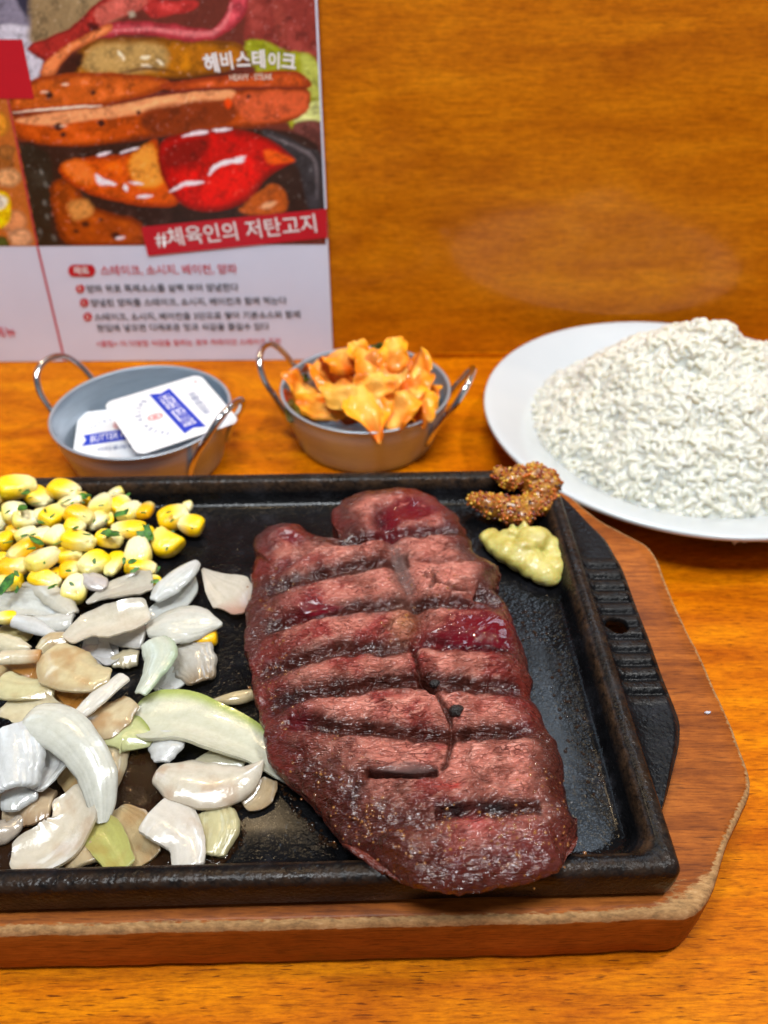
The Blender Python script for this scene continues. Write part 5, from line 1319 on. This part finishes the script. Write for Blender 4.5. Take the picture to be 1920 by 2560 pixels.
def paint(col, a):
    global img
    a = np.clip(a, 0, 1)[..., None]; col = lin(*col) if not isinstance(col, np.ndarray) else col
    img = img * (1 - a) + col * a
def wig(s=8): return PU + (N2 - 0.5) * s * 2, PV + (N1 - 0.5) * s * 2
def shape(pts, col, soft=6, wob=5, dome=None, domec=None):
    X_, Y_ = wig(wob); d = sdf(X_, Y_, catmull([np.array(p, float) for p in pts], max(24, len(pts) * 4), True))
    paint(col, sm(soft, -soft, d))
    hl = sm(0, soft * 5, -d) * sm(0.52, 0.72, N3 * 0.5 + N1 * 0.5) * (0.42 if soft < 12 else 0.2)
    paint(tuple(min(255, v * 1.25 + 22) for v in col), hl)
    paint(tuple(v * 0.62 for v in col), sm(0.5, 0.3, N1 * 0.6 + N2 * 0.4) * sm(0, soft, -d) * 0.55)
    if dome: paint(domec, sm(-dome, 0, d) * sm(soft, -soft, d) * 0.85)
    return d
def line(pts, w, col, soft=4, a=1.0, wob=4):
    X_, Y_ = wig(wob); d, _t2 = seg_dist(X_, Y_, catmull([np.array(p, float) for p in pts], 30)); w2 = w * (0.35 + 0.75 * np.sin(np.pi * _t2.clip(0, 1))) * (0.7 + 0.6 * N2); paint(col, sm(w2 + soft, w2 - soft, d) * a)
shape([(-60, -80), (160, -80), (210, 60), (160, 190), (100, 220), (-60, 220)], (120, 116, 132), 14, 10)
shape([(60, -60), (180, -60), (160, 50), (100, 60)], (40, 40, 56), 12, 6)
shape([(-40, 130), (120, 120), (190, 190), (170, 330), (90, 420), (-40, 300)], (186, 184, 196), 10, 4)
shape([(180, -80), (560, -80), (560, 40), (330, 180), (150, 200), (130, 110)], (132, 112, 82), 18, 8)
shape([(980, -80), (1380, -80), (1400, 260), (1200, 240), (1060, 180), (1060, 60)], (122, 50, 44), 8, 2)
shape([(1180, 30), (1220, 30), (1240, 160), (1200, 170)], (134, 60, 52), 14, 2)
shape([(1060, 190), (1140, 178), (1230, 220), (1300, 235), (1370, 275), (1390, 540), (1260, 560), (1100, 300)], (138, 142, 44), 8, 10)
shape([(1300, 240), (1380, 290), (1390, 420), (1330, 400)], (162, 168, 84), 12, 8); shape([(1290, 470), (1390, 440), (1392, 525), (1280, 540)], (190, 196, 128), 10, 6)
shape([(1270, 540), (1400, 540), (1400, 700), (1300, 640)], (96, 52, 48), 8, 3)
# onion dome
shape([(300, 330), (340, 230), (420, 180), (650, 170), (900, 180), (1040, 200), (1050, 280), (900, 330), (700, 350), (450, 350)], (158, 98, 30), 6, 6, 40, (84, 44, 16))
shape([(360, 300), (400, 210), (520, 190), (700, 200), (720, 290), (560, 325)], (172, 140, 88), 20, 10)
for a in ((510, 225, 540, 262), (610, 255, 650, 250), (615, 285, 655, 292), (680, 262, 705, 285)): line([(a[0], a[1]), (a[2], a[3])], 7, (236, 220, 190), 4, .9)
line([(520, 320), (640, 300), (760, 318)], 8, (70, 34, 12), 8, .8)
# bacon
shape([(1000, -60), (1070, -40), (1060, 60), (1000, 130), (900, 180), (760, 178), (600, 150), (440, 170), (420, 120), (560, 95), (760, 110), (900, 130), (960, 90), (990, 20)], (170, 66, 74), 5, 9, 18, (128, 34, 38))
line([(1000, 20), (980, 90), (920, 145), (800, 150), (640, 130), (480, 140)], 10, (206, 120, 122), 9, .8)
shape([(130, 200), (300, 130), (420, 20), (560, -60), (700, -60), (680, 20), (520, 70), (440, 110), (320, 200), (240, 280), (150, 240)], (150, 46, 42), 5, 8, 20, (98, 24, 22))
shape([(420, 40), (560, -20), (640, 20), (520, 80), (430, 110)], (176, 88, 78), 10, 10)
shape([(640, 20), (840, 10), (830, 50), (660, 80)], (158, 50, 48), 6, 8)
shape([(180, 300), (260, 220), (400, 140), (480, 110), (470, 150), (360, 200), (280, 260), (240, 320), (190, 335)], (214, 128, 84), 5, 7, 14, (158, 74, 40))
line([(380, 110), (430, 130)], 14, (60, 16, 14), 10, .9); line([(560, 60), (580, 70)], 14, (170, 160, 140), 10, .9)
shape([(300, 250), (360, 240), (330, 320), (250, 330)], (52, 22, 14), 12, 5)
# dark gap
shape([(560, 330), (760, 345), (1000, 320), (1100, 330), (1000, 380), (700, 400)], (46, 16, 12), 10, 5)
# sausages
def saus(pts, c1, c2, c3):
    shape(pts, c1, 5, 4, 34, c2)
saus([(140, 350), (240, 330), (450, 318), (700, 345), (720, 380), (560, 440), (300, 480), (120, 490), (30, 470), (60, 420)], (180, 88, 44), (120, 44, 22), None)
saus([(700, 370), (1000, 330), (1250, 310), (1330, 345), (1334, 385), (1200, 395), (800, 400)], (180, 80, 44), (116, 40, 24), None)
saus([(40, 520), (200, 485), (420, 470), (620, 430), (850, 395), (1100, 385), (1310, 385), (1340, 430), (1320, 490), (1230, 535), (1000, 565), (700, 590), (420, 640), (200, 640), (80, 600)], (172, 74, 34), (74, 24, 14), None)
shape([(70, 525), (240, 490), (440, 470), (640, 430), (840, 400), (1000, 395), (1000, 430), (860, 455), (640, 490), (420, 520), (200, 545)], (222, 150, 106), 8, 6)
shape([(1010, 420), (1300, 400), (1330, 440), (1300, 500), (1080, 530)], (190, 88, 58), 14, 8)
shape([(640, 480), (980, 440), (990, 540), (660, 580)], (118, 48, 24), 16, 10)
line([(60, 490), (300, 470), (440, 462)], 4, (250, 226, 206), 4, .9); line([(470, 455), (640, 425), (900, 390), (1330, 383)], 5, (92, 30, 28), 4, .9)
for (x, y, r) in ((215, 412, 26), (405, 402, 18), (255, 550, 30), (440, 535, 26), (600, 490, 16), (275, 585, 20), (1075, 420, 16)): line([(x - r * .5, y), (x + r * .5, y + 4)], r * .55, (30, 12, 14), 7, .95)
for (x, y) in ((285, 368), (275, 548), (195, 402)): line([(x - 14, y), (x + 14, y)], 5, (236, 196, 170), 5, .8)
line([(985, 430), (988, 470)], 14, (220, 76, 22), 8, .9)
# dark iron and shadow zone
shape([(80, 620), (300, 640), (700, 600), (1100, 560), (1330, 600), (1390, 700), (1390, 1000), (1100, 960), (600, 1010), (240, 1080), (170, 1080), (110, 760)], (40, 22, 18), 8, 5)
shape([(100, 640), (200, 660), (230, 760), (220, 980), (260, 1080), (160, 1080), (120, 800)], (26, 26, 20), 8, 6)
for (x, y) in ((175, 745), (195, 800), (190, 880), (200, 940), (170, 1000), (230, 1030)): line([(x, y - 10), (x + 10, y + 12)], 6, (120, 122, 116), 8, .5)
shape([(1130, 570), (1230, 590), (1320, 640), (1390, 680), (1392, 900), (1330, 900), (1300, 760), (1250, 680)], (44, 42, 46), 8, 4); line([(1160, 590), (1280, 640), (1360, 700), (1370, 860)], 6, (120, 112, 116), 8, .6)
# lower chicken piece and glazed steak
shape([(220, 820), (300, 780), (400, 900), (600, 960), (640, 1060), (320, 1065), (250, 980)], (148, 66, 24), 8, 9, 30, (86, 28, 14))
shape([(300, 880), (380, 870), (400, 930), (320, 950)], (196, 134, 76), 14, 8); shape([(1040, 900), (1170, 800), (1230, 830), (1230, 920), (1080, 930)], (168, 82, 40), 8, 9)
for (x, y, r) in ((370, 970, 26), (500, 1020, 34), (330, 1000, 18), (440, 950, 12)): line([(x - r * .5, y), (x + r * .5, y + 6)], r * .5, (36, 14, 14), 8, .9)
line([(500, 1035), (540, 1030)], 7, (220, 204, 210), 5, .9); line([(1130, 900), (1190, 880)], 12, (220, 170, 130), 10, .8)
shape([(260, 720), (400, 680), (560, 670), (640, 620), (680, 610), (690, 700), (760, 800), (760, 890), (600, 890), (420, 850), (300, 790)], (196, 84, 20), 6, 6, 26, (132, 40, 16))
shape([(560, 700), (650, 625), (690, 720), (700, 800), (600, 810)], (224, 146, 72), 16, 8); shape([(270, 720), (360, 700), (420, 780), (340, 790)], (214, 112, 60), 16, 6)
shape([(690, 640), (760, 590), (900, 570), (1060, 570), (1180, 620), (1270, 690), (1250, 710), (1150, 770), (1080, 860), (960, 910), (840, 910), (760, 860), (700, 760)], (178, 24, 18), 6, 5, 30, (104, 12, 14))
shape([(900, 780), (1080, 700), (1120, 760), (1000, 860), (880, 880)], (210, 40, 20), 26, 10); shape([(1150, 650), (1270, 690), (1240, 705), (1160, 710)], (216, 90, 40), 10, 5); shape([(720, 640), (900, 600), (860, 700), (720, 720)], (120, 22, 18), 22, 8)
for pts, w in (([(415, 760), (440, 785), (500, 800)], 12), ([(540, 800), (550, 830)], 9), ([(560, 790), (620, 800)], 5), ([(590, 855), (660, 850)], 6), ([(735, 830), (800, 800), (880, 790)], 9), ([(905, 760), (930, 725), (1000, 700), (1060, 685)], 10), ([(790, 595), (850, 580), (900, 575)], 8), ([(920, 570), (1000, 562)], 6), ([(420, 675), (480, 660)], 6), ([(520, 665), (600, 640)], 5), ([(1000, 700), (1055, 700)], 7)):
    line(pts, w, (238, 222, 230), 5, .95, 6)
# left panel photo
LL = [(38, 440), (150, 990), (175, 1085)]
leftm = inside(PU, PV, [(-900, 430), (42, 430), (172, 1090), (-900, 1090)])
keep_ = img.copy()
img = np.ones_like(img) * lin(168, 96, 50)
for (x, y, r, c_) in ((-40, 540, 80, (210, 138, 60)), (0, 700, 60, (140, 84, 42)), (40, 770, 50, (216, 160, 112)), (-60, 820, 70, (196, 120, 60)), (30, 660, 36, (150, 96, 52)), (60, 960, 60, (206, 140, 96)), (-80, 950, 80, (90, 70, 30)), (90, 1030, 50, (214, 160, 120)), (0, 1060, 40, (60, 74, 30)), (-200, 700, 120, (190, 110, 50)), (-250, 950, 120, (150, 80, 40))):
    shape([(x + r * math.cos(g), y + r * 0.8 * math.sin(g)) for g in np.linspace(0, 6.28, 9)[:-1]], c_, 10, 10, 16, tuple(v * 0.6 for v in c_))
shape([(-30, 840), (40, 850), (40, 960), (-30, 985)], (232, 196, 20), 6, 3); shape([(-30, 840), (30, 860), (20, 900), (-30, 910)], (238, 230, 210), 8, 3)
img = np.where(leftm[..., None], img, keep_)
N4 = fbm(np.stack([PU / 5, PV / 5, PU * 0], -1), 3, 104)
lum = img.mean(-1, keepdims=True)
img = lum + (img - lum) * 1.12
img = img * (0.62 + 0.80 * (0.5 * N2 + 0.25 * N4 + 0.25 * N1))[..., None] * 1.32
img = img + (sm(0.66, 0.78, N2 * 0.6 + N4 * 0.4) * 0.16)[..., None]
Vp = np.stack([GXX, np.full(GXX.shape, -0.0002), GZZ], -1).reshape(-1, 3)
obj('printed_photo', mesh('printed_photo', Vp, grid_faces(GX, GZ), M['print'], col=np.clip(img.reshape(-1, 3), 0, 1), smooth=False), mcard)
z1 = lambda u, v: card(u / 1.728, v / 1.728)
flat('red_block', [z1(-560, 175), z1(98, 175), z1(150, 430), z1(-560, 435)], 0.0004, M['red'])
lp0, lp1, lp2 = z1(36, 432), z1(165, 1075), z1(281, 1562)
def strip(a, b_, w_): d_ = np.array(b_) - np.array(a); nn_ = np.array([-d_[1], d_[0]]) / np.linalg.norm(d_) * w_ / 2; return [a + nn_, a - nn_, b_ - nn_, b_ + nn_]
flat('red_line', strip(lp0, lp1, 0.0010), 0.0004, M['redline']); flat('red_line', strip(lp1, lp2, 0.0014), 0.0004, M['redline'])
zt = lambda u, v: card(150 + u / 2.404, 520 + v / 2.404)
ban = flat('red_banner', [zt(490, 118), zt(1603, 8), zt(1609, 182), zt(530, 292)], 0.0006, M['red'])
def write(body, a, b_, mt, bold=0.02, d=0.0005, hs=1.0, parent=None):
    me, co, wd, base_ = text_mesh(body, mt, bold)
    a = np.array(a); b_ = np.array(b_); v = b_ - a; L = np.linalg.norm(v); v = v / L; s = L / wd; co = co * s
    X2 = a[0] + co[:, 0] * v[0] - co[:, 1] * hs * v[1]; Z2 = a[1] + co[:, 0] * v[1] + co[:, 1] * hs * v[0]
    me.vertices.foreach_set('co', np.column_stack([X2, np.full(len(co), -d), Z2]).ravel()); me.update()
    return obj('lettering', me, parent or mcard)
write('#체육인의 저탄고지', zt(585, 232), zt(1545, 138), M['white'], 0.012, 0.0008, 1.0)
pill = []
for g in np.linspace(0, 2 * math.pi, 40, endpoint=False):
    cx = 133 + math.copysign(46, math.cos(g)); pill.append(zt(cx + 36 * math.cos(g), 380 + 36 * math.sin(g)))
flat('red_pill', pill, 0.0004, M['red']); write('재료', zt(88, 398), zt(180, 396), M['white'], 0.02, 0.0006)
write('스테이크, 소시지, 베이컨, 양파', zt(250, 402), zt(1068, 392), M['redtext'], 0.014)
for (u, v), nb in zip(((123, 488), (147, 572), (168, 657)), '123'):
    flat('red_dot', [zt(u + 26 * math.cos(g), v + 26 * math.sin(g)) for g in np.linspace(0, 2 * math.pi, 24, endpoint=False)], 0.0004, M['red'])
    write(nb, zt(u - (3 if nb == '1' else 8), v + 12), zt(u + (4 if nb == '1' else 8), v + 12), M['white'], 0.01, 0.0006)
write('양파 위로 특제소스를 살짝 부어 양념한다', zt(165, 508), zt(1076, 498), M['black'], 0.014)
write('양념된 양파를 스테이크, 소시지, 베이컨과 함께 먹는다', zt(190, 592), zt(1365, 577), M['black'], 0.014)
write('스테이크, 소시지, 베이컨을 3단으로 쌓아 기본소스와 함께', zt(213, 677), zt(1445, 660), M['black'], 0.014)
write('한입에 넣으면 다채로운 맛과 식감을 즐길수 있다', zt(228, 742), zt(1260, 732), M['black'], 0.014)
write('<꿀팁> 더 다양한 식감을 원하는 경우 하와이안 스테이크 추천', zt(225, 833), zt(1328, 818), M['redtext'], 0.014)
write('추천메뉴', z1(-110, 1462), z1(75, 1452), M['redtext'], 0.014)
zl = lambda u, v: card(480 + u / 4.608, 100 + v / 4.608)
for ch_, a, b_ in (('헤', (160, 378), (325, 358)), ('비', (345, 335), (480, 325)), ('스', (520, 322), (680, 316)), ('테', (700, 312), (850, 314)), ('이', (880, 312), (1010, 326)), ('크', (1030, 330), (1195, 352))):
    write(ch_, zl(*a), zl(*b_), M['white'], 0.035, 0.0004, 1.05)
write('HEAVY · STEAK', zl(440, 478), zl(935, 468), M['cream'], 0.02, 0.0004, 1.2)

for o in bpy.data.objects:
    if o.type == 'MESH' and o.parent is None and 'label' not in o and 'kind' not in o: print('untagged', o.name)
